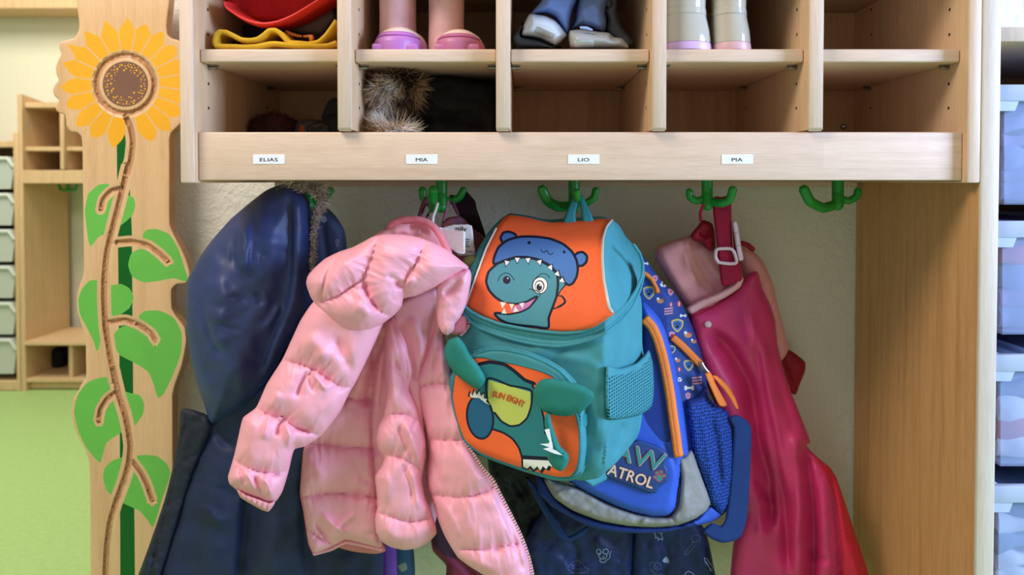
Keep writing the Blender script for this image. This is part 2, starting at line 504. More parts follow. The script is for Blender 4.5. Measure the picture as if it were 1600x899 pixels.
def lathe_between(mb, secs, seg=24, mi=0, capb=True, capt=True):
    """loft of elliptical rings: (cx,cy,cz,rx,ry[,power])"""
    n0 = []; vs = []
    for s in secs:
        p = s[5] if len(s) > 5 else 1.0
        for k in range(seg):
            t = 2 * math.pi * k / seg; c, q = math.cos(t), math.sin(t)
            vs.append((s[0] + s[3] * math.copysign(abs(c) ** p, c), s[1] + s[4] * math.copysign(abs(q) ** p, q), s[2]))
    fs = [[i * seg + k, i * seg + (k + 1) % seg, (i + 1) * seg + (k + 1) % seg, (i + 1) * seg + k] for i in range(len(secs) - 1) for k in range(seg)]
    if capb: fs.append(list(range(seg))[::-1])
    if capt: fs.append([(len(secs) - 1) * seg + k for k in range(seg)])
    return mb.add(vs, fs, mi)
# ================================================================ the setting
WALLY = 0.362
struct(MB().box(XX(200, WALLY), 1.6, WALLY, WALLY + 0.12, 0, 2.6, 0.004).build('wall_back', M['plaster']))
struct(MB().box(-8.5, 3.0, 3.12, 3.22, 0, 2.8, 0).build('wall_far', M['plaster_far']))
struct(MB().box(-8.5, 3.0, -1.6, 3.12, -0.05, 0, 0).build('floor', M['floor']))

# ================================================================ coat rack
rack = thing('coat_rack', 'long pale wooden wall coat rack with ten open cubbies, four name cards and green hooks', 'coat rack', (XX(905), 0.17, ZZ(283)))
T0 = -0.012                                   # front of uprights
DB = 0.335                                    # back panel
Ztop = ZZ(-70)
def xb(a, Y=T0): return XX(a, Y)
def upright(name, a, b, zlo, zhi, y0, mat=M['wood_side'], fm=M['wood_z'], holes=0):
    """an upright board with a light front edge; holes: rows of drilled shelf-pin holes on the face turned to that side"""
    mb = MB().box(a, b, y0 + 0.0025, DB, zlo, zhi, 0.0008, 1, 0)
    mb.box(a, b, y0, y0 + 0.006, zlo, zhi, 0.0025, 2, 1)
    for sd in ((-1, 1) if holes == 0 else (holes,)):
        x = b if sd > 0 else a
        for py in (15, 54, 131, 169):
            for yy in (0.035, 0.27):
                z = ZZ(py, yy)
                mb.add([(x + sd * 0.0003, yy + 0.0024 * math.cos(t), z + 0.0024 * math.sin(t)) for t in np.linspace(0, 2 * math.pi, 10, endpoint=False)], [list(range(10))], 2)
    return mb.build(name, [mat, fm, M['hole']], rack)
zb = ZZ(286)
upright('side_panel', xb(281.5), xb(303.5), zb, Ztop, T0, holes=1)
upright('side_panel', xb(1512), xb(1532), ZZ(286), Ztop, T0, holes=-1)
for a, b_ in ((527.5, 549.5), (775, 797), (1018.5, 1041), (1263.5, 1286)):
    d_ = upright('divider', xb(a), xb(b_), ZZ(205.5, T0), Ztop, T0)
    for v_ in d_.data.vertices:              # chamfered lower end
        if v_.co.y < 0.004: v_.co.z = max(v_.co.z, ZZ(205.5, T0) + max(0.0, 0.006 - (v_.co.y - T0)))
xi = [(303.5, 527.5), (549.5, 775), (797, 1018.5), (1041, 1263.5), (1286, 1512)]
for a, b_ in xi:
    mb = MB().box(xb(a) + 0.0006, xb(b_) - 0.0006, 0.008, DB, ZZ(97, 0.008), ZZ(76.5, 0.008), 0.0025, 3)
    sh = mb.build('shelf', M['wood_x'], rack)
    for x, sd in ((xb(a), 1), (xb(b_), -1)):
        for yy in (0.035, 0.27):
            z = ZZ(97, 0.008) - 0.004
            MB().tube([(x, yy, z), (x + sd * 0.011, yy, z)], 0.0026, 8).box(min(x + sd * 0.002, x + sd * 0.014), max(x + sd * 0.002, x + sd * 0.014), yy - 0.004, yy + 0.004, z + 0.0022, z + 0.0036, 0.0004, 1).build('shelf_pin', M['metal'], sh)
MB().box(xb(303.5) + 0.0005, xb(1512) - 0.0005, 0, 0.02, ZZ(282), ZZ(206.5), 0.002, 3).build('front_rail', M['wood_rail'], rack)
MB().box(xb(303.5), xb(1512), 0.0205, DB, ZZ(280, 0.02), ZZ(262, 0.02), 0.001, 1).build('bottom_panel', M['wood_y'], rack)
MB().box(xb(281.5), xb(1532), DB, DB + 0.012, ZZ(280), Ztop, 0.001, 1).build('back_panel', M['wood_back'], rack)
MB().box(xb(281.5), xb(1532), T0, DB + 0.01, Ztop, Ztop + 0.02, 0.002, 2).build('top_panel', M['wood_x'], rack)
MB().box(xb(290), XX(1338, 0.34), 0.335, 0.36, ZZ(292, 0.335), ZZ(282.5, 0.335), 0.001, 1).build('wall_rail', M['wood_x'], rack)
# bolt head on the back of the last cubby
MB().tube([W(1318, 198, DB), W(1318, 198, DB - 0.004)], 0.0055, 12).build('bolt_head', M['metal'], rack)
# tall end panel that carries the rack on one side
xt0 = xb(1532.5)
mb = MB().box(xt0, XX(1561, T0), T0 + 0.003, 0.36, 0.0, 2.0, 0.001, 1, 0)
mb.box(xt0, XX(1561, T0), T0 - 0.001, T0 + 0.006, 0.0, 2.0, 0.002, 2, 1)
mb.build('end_panel', [M['wood_end'], M['wood_pale']], rack)  # paler front edge has the cool window light put into its wood colour
# name cards
for txt, cx, w in (('ELIAS', 420, 28), ('MIA', 659, 18.5), ('LIO', 912, 17.5), ('PIA', 1152, 17)):
    c = W(cx, 249, 0.0)
    hw, hh = 24.5 / F, 7.4 / F
    cdo = MB().box(c[0] - hw, c[0] + hw, -0.0007, 0.0003, c[2] - hh, c[2] + hh, 0.0002, 1).build('name_card', M['card'], rack)
    lettering(txt, cx, 249.6, w, 5.4, 0, -0.0007, M['black'], cdo, off=0.0001, thick=0.0002)

def px_bend(pts, Y):
    l = spline(P(pts), False, 3); y = np.interp(np.linspace(0, 1, len(l)), np.linspace(0, 1, len(Y)), Y); return W(l[:, 0], l[:, 1], y)
HY = 0.19
def hook(sx, left, right, front, stem_end):
    mb = MB().tube(px_bend(f'{sx},280 {sx},305 {sx},{stem_end}', [HY, HY, HY - 0.005]), [0.0085] * 0 or 0.0095, 12)
    if left: mb.tube(px_bend(left[0], left[1]), left[2], 12)
    if right: mb.tube(px_bend(right[0], right[1]), right[2], 12)
    if front: mb.tube(px_bend(front[0], front[1]), front[2], 12)
    c = W(sx, 283, HY)
    mb.box(c[0] - 0.02, c[0] + 0.02, HY - 0.02, HY + 0.02, ZZ(281, HY), ZZ(279, HY), 0.001, 1)
    mb.build('hook', M['green_hook'], rack)
hook(482, ('478,318 462,326 446,318 436,300', [HY, .17, .15, .14], 0.0075), ('486,318 500,314 511,306 517,297', [HY, HY, HY, HY], 0.0062), None, 322)
hook(690, ('688,316 672,318 662,310 660,297', [HY, HY, HY, HY], 0.007), ('694,312 706,314 718,308 724,297', [HY, HY, HY, HY], 0.0062), ('686,322 678,326 676,314 677,297', [HY, .15, .12, .11], 0.008), 325)
hook(897, ('894,322 872,323 856,314 847,296', [HY, .175, .16, .155], 0.0085), ('900,316 916,317 928,309 931,297', [HY, HY, HY, HY], 0.0062), ('898,318 900,322 902,312 901,300', [HY, .15, .12, .115], 0.006), 325)
hook(1105, ('1102,310 1088,314 1078,308 1077,299', [HY, HY, HY, HY], 0.0062), ('1110,314 1126,318 1140,312 1145,296', [HY, .17, .16, .155], 0.007), None, 322)
hook(1309, ('1306,320 1286,325 1266,315 1256,296', [HY, .175, .16, .155], 0.0085), ('1312,310 1326,314 1338,307 1341,298', [HY, HY, HY, HY], 0.0062), None, 322)

# ================================================================ sunflower board
PY = 0.29
sb = thing('sunflower_board', 'tall pale wooden end board carved and painted with a sunflower and climbing green leaves', 'panel', tuple(W(206, 899, PY + 0.01) * [1, 1, 0]))
out = np.concatenate([
    P('372,-80 372,120 366,150 350,178 318,188 290,195 278,210 281,232 288,252 272,285 262,315 265,348 275,375 256,400 248,425 256,450 276,468 264,495 262,515 280,530 304,537 310,560 312,590 330,615 362,622 380,638 386,680', Z1),
    P('291,60 295,380 292,408 280,440 270,480 272,530 285,575 300,625 302,700 302,765 285,790', Z2),
    P('320,150 298,185 288,240 298,300 322,355 345,400 357,435 362,520 364,899', Z3), P('141,1229 272,1229'),
    P('700,899 697,500 695,180', Z3), P('606,830 615,790 640,720 655,640 650,590 620,550 605,522 603,455 620,437 655,432 668,400 650,340 610,260 597,225 596,10', Z2),
    P('795,720 794,655 802,622 834,590 860,560 862,520 885,490 880,450 905,420 890,380 900,330 880,290 885,250 860,215 835,188 802,180 785,160 781,120 780,-80', Z1)])
MP = [M['wood_panel'], M['wood_groove'], fabric('sunflower_yellow', (244, 178, 42), 0.5, gs=0.03, var=0.02), fabric('leaf_green', (110, 194, 86), 0.5, gs=0.03, var=0.02),
      fabric('dark_green', (0, 98, 30), 0.5, gs=0.03, var=0.02), fabric('seed_brown', (128, 92, 78), 0.5, gs=0.03, var=0.03), M['wood_edge']]
cx, cy = 196.0, 131.5
regs = [('flat', P('182,190 198,190 206,360 208,600 214,1229 189,1229 187,600 184,360'), 4)]
leaves = [P('317,302 303,230 298,175 310,120 345,88 378,84 388,92 440,120 468,132 475,160 464,195 430,226 380,255 345,272', Z2),
          P('500,268 515,246 550,243 595,262 625,310 645,370 658,425 610,416 560,425 505,430 465,410 450,370 462,328 495,312 540,318', Z2),
          P('348,422 315,425 290,450 275,490 280,540 305,590 330,640 341,672 352,640 356,600 375,560 420,545 455,520 469,485 455,452 425,436 390,440', Z2),
          P('487,550 510,531 560,530 610,555 638,610 635,680 610,750 575,822 555,836 540,790 520,745 470,712 420,685 400,650 402,610 430,585 470,582 520,600', Z2),
          P('440,103 400,105 350,125 312,175 298,240 315,320 350,390 402,447 412,420 430,365 480,330 540,300 575,250 580,210 562,175 520,165 480,150', Z3),
          P('490,425 450,440 420,470 415,510 430,560 460,587 500,612 560,640 595,680 615,705 650,600 685,490 670,450 630,420 580,415 540,420', Z3)]
# wood-coloured gaps around each leaf where the bar passes behind it, then the leaf paint
for l in leaves: regs.append(('poly', l, 3))
stem = np.concatenate([P('590,548 612,600 622,660 615,740 595,815', Z1), P('450,20 440,60 425,125 400,220 376,320 367,400 365,480 370,580 385,680 405,780', Z2),
                       P('452,60 480,180 502,250 517,320 524,380 518,445 498,520 468,600 444,680 430,780 424,899 420,1100 424,1400 424,1735', Z3)])
br = [P('428,98 390,108 362,138 354,172', Z2), P('405,290 460,285 520,300 560,328 588,355', Z2), P('380,570 440,562 490,580 530,608 545,632', Z2),
      P('468,160 430,190 405,230 396,278', Z3), P('536,445 570,490 595,545 612,597', Z3)]
for l in br: regs.append(('stroke', l, 0, 17))
regs.append(('stroke', stem, 0, 22))
tips = [88, 108, 127.5, 145.5, 161.5, 183, 200, 220.5, 238, 259, 296, 314, 331, 347, 2, 18.5, 36, 54, 71]
for i, a in enumerate(tips):
    a = math.radians(a); gap = 0.155; d0 = np.array([math.cos(a), -math.sin(a)]); n0 = np.array([-d0[1], d0[0]]); L = 101 if i % 2 else 98
    if i < 6: L = [104, 104, 105, 110, 103, 101][i]
    q = [(54, -8.5), (62, -11.5), (74, -14.3), (86, -11.5), (95, -6), (L, -0.5), (L, 0.5), (95, 6), (86, 11.5), (74, 14.3), (62, 11.5), (54, 8.5)]
    q = np.array([np.array([cx, cy]) + d0 * r + n0 * t for r, t in q])
    regs.append(('poly', q, 2))
for a in [(tips[i] + ((tips[(i + 1) % len(tips)] - tips[i]) % 360) / 2) for i in range(len(tips))]:
    a = math.radians(a)
    regs.append(('stroke', np.array([[cx + math.cos(a) * r, cy - math.sin(a) * r] for r in (50, 62, 74, 84)]), 0, 2.2))
regs.append(('exact', ell(cx, cy, 53.5, n=64), 0)); regs.append(('exact', ell(cx, cy, 49.5, n=64), 1)); regs.append(('exact', ell(cx, cy, 40.5, n=64), 0)); regs.append(('exact', ell(cx, cy, 35.5, n=64), 5))
rr = random.Random(3)
dots = []
while len(dots) < 84:
    a = rr.random() * 2 * math.pi; r = 34 - abs(rr.gauss(0, 5.5)) - 1.5
    if not 17 < r < 33: continue
    q = (cx + r * math.cos(a), cy + r * math.sin(a)); s = rr.uniform(0.75, 1.7)
    if all((q[0] - d[0]) ** 2 + (q[1] - d[1]) ** 2 > (s + d[2] + 0.7) ** 2 for d in dots): dots.append((*q, s))
for x, y, s in dots: regs.append(('exact', ell(x, y, s, n=8), 2))
regs.append(('stroke', stem, 1, 9.5))
for l in br: regs.append(('stroke', l, 1, 8.0))
def ringgroove(q, d):
    r = np.hypot(q[:, 0] - cx, q[:, 1] - cy)
    return -0.0065 * sst((r - 40.0) / 2.5) * sst((50.5 - r) / 2.5)
relief('board', out, PY, MP, sb, T=0.0025, R=2.5, wall=0.018, step=4.5, rings=(1.2, 2.6), regions=regs, grooves=[(stem, 5.2, 0.006)] + [(l, 4.4, 0.006) for l in br], extra=ringgroove, backmat=6, ang=0.6)
# ================================================================ things in the cubbies
ZS = ZZ(76.5, 0.008)                          # top of the upper shelves
ZB = ZZ(262, 0.02)                            # floor of the lower cubbies
def Zs(Y): return ZS
# -- first cubby, upper: mustard knitted hat lying open, red cap on it
M['mustard'] = fabric('mustard_knit', (206, 160, 38), 0.95, grain=420, gs=0.9, var=0.12, sheen=0.3)
M['red_felt'] = fabric('red_felt', (196, 28, 34), 0.8, gs=0.3, sheen=0.2)
M['red_plastic'] = fabric('red_brim', (226, 52, 50), 0.6, gs=0.15, var=0.03)
M['dark_lining'] = fabric('dark_lining', (60, 44, 50), 0.9); M['grey_lining'] = fabric('grey_lining', (150, 140, 140), 0.9, wr=0.4)
hat = thing('knitted_hat', 'mustard yellow knitted hat lying flat with rolled opening, under a red cap', 'hat', tuple(W(425, 76, 0.12)))
def sweep(line, y0, y1, r, name, mat, parent, yfun=None):
    """a knitted rim: a padded band whose front edge follows a photo line and which runs back into the cubby"""
    l = spline(P(line, ZK), False, 2.0); mb = MB(); n = len(l); seg = 12; rows = []
    base = W(l[:, 0], l[:, 1], y0); T = np.gradient(base, axis=0); T[:, 1] = 0; T /= np.linalg.norm(T, axis=1)[:, None]
    N = np.stack([-T[:, 2], 0 * T[:, 0], T[:, 0]], -1)
    prof = [(y1, 0.8), (y0 + 0.02, 1.0)] + [(y0 + r - r * math.sin(t), math.cos(t)) for t in np.linspace(0, math.pi, 9)] + [(y0 + 0.02, -1.0), (y1, -0.8)]
    for y, k in prof: rows.append(base * [1, 0, 1] + np.array([0, y, 0]) + N * (r * k))
    vs = np.concatenate(rows); m = len(prof)
    fs = [[j * n + i, j * n + i + 1, (j + 1) * n + i + 1, (j + 1) * n + i] for j in range(m - 1) for i in range(n - 1)]
    fs += [[j * n for j in range(m)], [j * n + n - 1 for j in range(m)][::-1]]
    return mb.add(vs, fs).build(name, mat, parent)
sweep('160,355 230,362 310,400 400,445 500,455 590,440 660,395 720,345 790,340 850,375 900,430 950,480 1060,485 1180,495 1290,470 1370,400 1430,320 1490,230', 0.022, 0.20, 0.0036, 'hat_rim', M['mustard'], hat)
sweep('110,515 180,522 300,524 430,530 560,525 650,510 720,495 790,490 880,500 1000,512 1150,518 1300,520 1400,512 1490,480', 0.018, 0.20, 0.0036, 'hat_body', M['mustard'], hat)
sweep('165,350 125,385 105,440 105,490 120,512', 0.020, 0.19, 0.0036, 'hat_fold', M['mustard'], hat)
relief('hat_lining', P('160,370 400,470 700,400 800,370 920,470 1480,495 1480,525 120,525', ZK), 0.075, [M['dark_lining'], fabric('orange_red_cloth', (176, 58, 22), 0.8)], hat, T=0.004, R=4, step=3,
       regions=[('poly', P('690,500 730,400 790,360 860,400 930,500', ZK), 1)])
relief('hat_label', P('900,330 1000,370 1110,400 1220,390 1245,430 1220,475 1190,480 1180,430 1130,430 1030,420 940,400', ZK), 0.05, [fabric('orange_ribbon', (214, 132, 66), 0.5)], hat, T=0.004, R=4, step=2.5)
cap = thing('brimmed_hat', 'bright red cap with a curved brim, lying upside down on a mustard knitted hat', 'cap', tuple(W(425, 55, 0.12)))
relief('cap_crown', P('230,20 300,-120 900,-200 1700,-160 1560,20 1480,60 1300,120 1100,190 950,250 700,262 560,250 420,190 300,120', ZK), 0.10, [M['red_felt']], cap, T=0.02, R=10, step=4, puff=[([P('520,260 470,100 420,-60', ZK), P('900,250 780,60 760,-80', ZK)], 10, 0.004, 0)])
relief('cap_lining', P('440,290 640,255 850,255 1100,200 1400,85 1480,130 1495,200 1400,330 1330,400 1100,390 900,330 760,330 640,400 560,440 450,400', ZK), 0.15, [M['grey_lining'], M['dark_lining']], cap, T=0.02, R=14, step=4,
       regions=[('poly', P('440,290 640,300 760,320 640,400 560,440 450,410', ZK), 1)])
def brim():
    l = spline(P('215,45 235,95 290,140 380,200 480,250 590,280 700,285 820,265 930,225 1050,165 1180,85 1300,10 1420,-60', ZK), False, 2.0); n = len(l)
    rows = []
    for y, up, k in ((0.05, 0, 0), (0.03, 0.0, 1), (0.027, 0.0015, 1), (0.028, 0.004, 1), (0.04, 0.0065, 1), (0.12, 0.018, 1), (0.12, 0.013, 1), (0.05, 0.001, 1)):
        b = W(l[:, 0], l[:, 1], 0.028); b[:, 1] = y; b[:, 2] += up; rows.append(b)
    vs = np.concatenate(rows); m = len(rows)
    fs = [[j * n + i, j * n + i + 1, ((j + 1) % m) * n + i + 1, ((j + 1) % m) * n + i] for j in range(m) for i in range(n - 1)]
    return MB().add(vs, fs).build('brim', M['red_plastic'], cap)
brim()
# -- first cubby, lower: curly hat, printed cloth, dark glove
M['curly'] = fabric('curly_brown', (66, 40, 36), 0.95, grain=160, gs=1.0, var=0.3)
c = W(430, 206, 0.20); nzv = np.random.RandomState(4)
t = tag(None or (lambda mb: lathe_between(mb, [(c[0], c[1], ZB + 0.001, 0.034, 0.03), (c[0], c[1], ZB + 0.02, 0.046, 0.042), (c[0], c[1], c[2] - 0.012, 0.047, 0.043), (c[0], c[1], c[2] + 0.008, 0.043, 0.04), (c[0], c[1], c[2] + 0.022, 0.031, 0.03), (c[0], c[1], c[2] + 0.028, 0.012, 0.012)], 20).build('woolly_hat', M['curly']))(MB()), 'dark brown curly woollen hat deep in the lower cubby above the first name card', 'hat')
th = np.random.RandomState(2); aa = th.rand(900) * 2 * math.pi; el = np.arcsin(th.rand(900) ** 0.8)
Pd = np.stack([np.cos(aa) * np.cos(el), np.sin(aa) * np.cos(el), np.sin(el)], -1)
fur('curls', np.array([c[0], c[1], c[2] - 0.006]) + Pd * [0.044, 0.04, 0.033], Pd + th.randn(900, 3) * 0.4, np.full(900, 0.012), None, t, 0.0011, 5, 2.6, 3, mats=[M['curly'], fabric('rust_wool', (110, 46, 30), 0.9)])
M['pattern_cloth'] = fabric('pattern_cloth', (74, 68, 64), 0.85, wr=0.4)
relief('neck_warmer', P('800,800 820,560 860,500 950,470 1100,465 1250,490 1380,540 1400,800', ZQ), 0.17, [M['pattern_cloth'], fabric('orange_dye', (150, 70, 24), 0.8), M['black']], None, T=0.025, R=6, step=1.6,
       regions=[('poly', P('880,640 900,560 940,560 960,640 940,700 890,700', ZQ), 1), ('poly', P('990,620 1010,560 1200,490 1230,505 1080,560 1030,600 1040,660 1000,660', ZQ), 2), ('poly', P('1060,580 1150,600 1230,560 1220,640 1060,660', ZQ), 2)])
tag(bpy.data.objects['neck_warmer'], 'crumpled grey cloth with black and orange print between brown curly hat and dark glove', 'neck warmer')
M['navy_black'] = fabric('navy_black', (20, 24, 28), 0.8, wr=0.3)
g, _ = relief('winter_glove', P('1225,420 1240,370 1290,250 1330,180 1385,135 1460,130 1600,180 1640,400 1600,800 1360,800 1330,560 1240,480', ZQ), 0.13, [M['navy_black']], None, T=0.028, R=7, step=1.8, folds=[(P('1300,480 1400,400 1500,420', ZQ), 2, -0.004)])
tag(g, 'black winter glove standing against the divider in the cubby above the first name card', 'glove')

# -- second cubby, upper: two pink boots, toes to the front
M['pink_boot'] = fabric('pink_boot', (228, 180, 178), 0.5, wr=0.15, gs=0.05); M['pale_rubber'] = plastic('pale_rubber', (240, 214, 206), 0.42)
M['purple_rubber'] = plastic('purple_rubber', (186, 118, 190), 0.45); M['mauve_rubber'] = plastic('mauve_rubber', (190, 110, 150), 0.45)
def pink_boot(cx, top, w, sh, label, rub, Y=0.03):
    """cx: centre px, top: row where the toe dome peaks, w: sole width px, sh: (left,right) px of shaft"""
    t = thing('rain_boot', label, 'boot', tuple(W(cx, 76.5, Y + 0.09) * [1, 1, 0] + [0, 0, ZS]), 'pink rain boots')
    c = W(cx, 76, Y); hw = w / 2 / F * (1 + Y); H = ZZ(top, Y) - ZS
    mb = MB(); secs = []
    # foot: rings from sole upward, pushed back as they rise towards the ankle
    for z, k, yb in ((0.002, 1.0, 0.0), (H * .3, 1.0, 0.0), (H * .55, 0.95, 0.004), (H * .78, 0.82, 0.010), (H * .93, 0.6, 0.02), (H, 0.3, 0.032)):
        secs.append((c[0], Y + 0.085 + yb * 0.6, ZS + z, hw * k, 0.083 - yb * 0.7, 0.85))
    lathe_between(mb, secs, 36); mb.build('foot', M['pale_rubber'], t)
    a, b = [W(q, 20, Y + 0.10) for q in sh]; r = (b[0] - a[0]) / 2; x = (a[0] + b[0]) / 2
    lathe_between(MB(), [(x, Y + 0.085, ZS + 0.004, r * 1.0, 0.05), (x, Y + 0.082, ZS + H * .8, r * 0.98, 0.048), (x, Y + 0.08, ZS + H * 1.4, r * 0.95, 0.044), (x, Y + 0.08, ZS + 0.09, r * 0.96, 0.044), (x, Y + 0.08, ZS + 0.125, r * 1.03, 0.046)], 28).build('shaft', M['pink_boot'], t)
    # bumper: curved guard around the toe
    mb = MB(); m = 21; pf = [(0.012, 0.0), (0.30, 0.0018), (0.42, 0.003), (0.50, 0.0022), (0.52, 0.0002), (0.55, 0.0026), (0.66, 0.003), (0.71, -0.0004)]
    vs = []
    for zf, o in pf:
        z = H * zf
        for i in range(m):
            u = (i / (m - 1) - 0.5) * 2; an = u * (1.22 if zf < 0.45 else 1.22 - (zf - 0.45) * 2.6)
            k = np.interp(zf, [0, .3, .55, .78], [1, 1, .95, .82]); yb = np.interp(zf, [.3, .55, .78], [0, .004, .010])
            sx = math.copysign(abs(math.sin(an)) ** 0.85, an); cy_ = abs(math.cos(an)) ** 0.85
            vs.append((c[0] + (hw * k + o) * sx, Y + 0.085 + yb * 0.6 - (0.083 - yb * 0.7 + o) * cy_, ZS + z))
    fs = [[j * m + i, j * m + i + 1, (j + 1) * m + i + 1, (j + 1) * m + i] for j in range(len(pf) - 1) for i in range(m - 1)]
    mb.add(vs, fs)
    for sg in (-1, 1):
        mb.box(c[0] + sg * hw * .62 - 0.009, c[0] + sg * hw * .62 + 0.009, Y + 0.006, Y + 0.03, ZS, ZS + 0.010, 0.003, 2)
    mb.build('toe_guard', rub, t)
    return t
pink_boot(615, 32, 84, (597, 654), 'pink rain boot with purple toe guard, nearer the first divider', M['purple_rubber'], 0.011)
pink_boot(713, 36, 81, (672, 728), 'pink rain boot with mauve toe guard, in the middle of its cubby', M['mauve_rubber'], 0.013)

# -- second cubby, lower: black jacket stuffed in, fur-edged
M['black_cloth'] = fabric('black_cloth', (24, 24, 24), 0.9, wr=0.5, wrs=25)
bj = thing('black_jacket', 'black jacket with long brown fur trim stuffed into the cubby above the second card', 'jacket', (XX(665, 0.15), 0.17, ZB))
relief('cloth', P('585,262 590,200 640,150 655,126 700,118 740,128 772,134 777,150 778,262'), 0.14, [M['black_cloth']], bj, T=0.05, R=16, B=0.1, step=4, nz=[(22, 0.008, 3)], folds=[(P('660,140 700,170 760,160'), 8, 0.012), (P('640,200 700,190 770,215'), 8, -0.012)])
FM = [fabric('fur_light', (242, 234, 224), 0.8, gs=0.0), fabric('fur_tan', (218, 186, 146), 0.8, gs=0.0), fabric('fur_brown', (170, 134, 98), 0.8, gs=0.0), fabric('fur_dark', (54, 40, 28), 0.8, gs=0.0), fabric('fur_grey', (204, 192, 182), 0.8, gs=0.0)]
def furball(name, px, py, rx, ry, Y, ry3, n, L, mats, parent, dirb, seed, w=0.0007):
    r = np.random.RandomState(seed); c = W(px, py, Y); k = (1 + Y) / F
    lathe_between(MB(), [(c[0], c[1], c[2] + math.sin(a) * ry * k * 0.85, rx * k * 0.85 * max(0.05, math.cos(a)), ry3 * max(0.05, math.cos(a))) for a in np.linspace(-1.5, 1.5, 9)], 20).build(name + '_pad', FM[3], parent)
    d = r.randn(n, 3); d[:, 1] = -np.abs(d[:, 1]) * 1.2; d /= np.linalg.norm(d, axis=1)[:, None]
    p = c + d * [rx * k * 0.85, ry3, ry * k * 0.85]
    q = np.stack([p[:, 0] * 60, p[:, 2] * 60], -1)
    sw = vnoise(q[:, 0], q[:, 1], seed); D = d * 0.7 + np.asarray(dirb) + np.stack([sw, 0 * sw, vnoise(q[:, 0] + 7, q[:, 1], seed + 2)], -1) * 0.9 + r.randn(n, 3) * 0.12
    # tufts: hairs of one tuft share a colour
    ti = ((vnoise(q[:, 0] * 1.3 + 3, q[:, 1] * 1.3, seed + 5) + r.randn(n) * 0.16 + 1) * 0.5 * len(mats)).astype(int).clip(0, len(mats) - 1)
    vs = []
    o = fur(name, p, D, L * (0.6 + 0.6 * r.rand(n)), None, parent, w, 5, 0.5, seed, mats=mats)
    o.data.polygons.foreach_set('material_index', np.repeat(ti, 5).astype(np.int32)); o.data.update(); return o
furball('fur_collar', 616, 139, 46, 33, 0.10, 0.04, 5200, 0.03, [FM[3], FM[2], FM[1], FM[4], FM[0]], bj, (0.15, -0.1, -0.5), 11)
furball('fur_cuff', 613, 211, 40, 19, 0.07, 0.035, 2600, 0.026, [FM[1], FM[4], FM[0], FM[0]], bj, (-0.1, -0.1, 0.5), 12)

# -- third cubby, upper: blue shoes with clear toe caps
M['blue_knit'] = fabric('blue_knit', (112, 142, 208), 0.8, gs=0.5, grain=700, weave=0.4); M['slate_knit'] = fabric('slate_knit', (104, 124, 172), 0.8, gs=0.5, grain=700, weave=0.4)
M['clear_rubber'] = plastic('clear_rubber', (196, 206, 218), 0.3); M['grey_rubber'] = plastic('grey_rubber', (158, 160, 162), 0.35); M['dark_rubber'] = plastic('dark_rubber', (34, 36, 40), 0.5)
M['slate'] = fabric('slate_cloth', (96, 102, 114), 0.7)
s1 = thing('ankle_boot', 'blue knitted boot with whitish toe cap, tilted on its side against its mate', 'boot', tuple(W(850, 76.5, 0.12)), 'blue boots')
relief('shaft', P('290,160 330,100 400,20 440,-60 830,-80 810,20 770,120 745,230 735,320 700,400 640,330 560,210 470,165 380,165', ZM), 0.095, [M['blue_knit']], s1, T=0.045, R=13, B=0.06, step=3)
relief('toe_cap', P('185,330 230,230 275,160 350,165 450,180 560,230 620,290 680,370 700,400 640,470 560,520 480,490 400,450 300,430 200,420 165,400', ZM), 0.065, [M['clear_rubber'], M['grey_rubber']], s1, T=0.04, R=14, step=2.5,
       regions=[('poly', P('360,300 560,390 545,430 500,440 330,370', ZM), 1)], folds=[(P('350,300 560,395', ZM), 1.2, 0.002), (P('310,170 305,225', ZM), 1.0, 0.0015)])
relief('sole', P('65,430 130,350 200,250 180,340 175,400 200,415 300,430 400,455 480,495 560,522 640,530 640,546 160,546 90,490', ZM), 0.062, [M['dark_rubber']], s1, T=0.03, R=6, step=2.5)
s2 = thing('ankle_boot', 'slate blue boot with clear grey toe cap, standing upright beside a tilted one', 'boot', tuple(W(930, 76.5, 0.12)), 'blue boots')
relief('shaft', P('740,340 780,230 800,100 850,-80 1200,-80 1140,60 1130,160 1145,240 1135,330 1090,370 960,320 850,310', ZM), 0.10, [M['slate_knit'], M['blue_knit']], s2, T=0.045, R=13, B=0.05, step=3, regions=[('poly', P('880,120 1000,60 1090,160 1120,260 1060,300 920,280', ZM), 1)])
relief('side_panel', P('1080,-80 1270,-80 1265,60 1275,200 1330,320 1440,440 1450,520 1330,546 1240,470 1130,360 1145,240 1110,110', ZM), 0.13, [M['slate'], M['dark_rubber']], s2, T=0.03, R=9, step=3, regions=[('ring', ell(1160, 40, 45, 50) / 7.273 + [790, 0], 1, 4)])
relief('toe_cap', P('715,430 730,350 820,335 940,345 1050,360 1180,375 1230,420 1330,440 1400,546 740,546', ZM), 0.058, [M['grey_rubber'], M['clear_rubber']], s2, T=0.05, R=16, step=2.5,
       regions=[('poly', P('785,465 1000,465 1000,530 790,530', ZM), 1)], folds=[(P('785,463 1000,463', ZM), 1.2, 0.002), (P('1110,380 1080,440', ZM), 1.2, 0.0012)])
relief('toe_trim', P('820,318 850,300 920,300 980,325 1010,350 940,348 860,332', ZM), 0.018, [plastic('trim_blue', (150, 172, 220), 0.4)], s2, T=0.004, R=3, step=2)

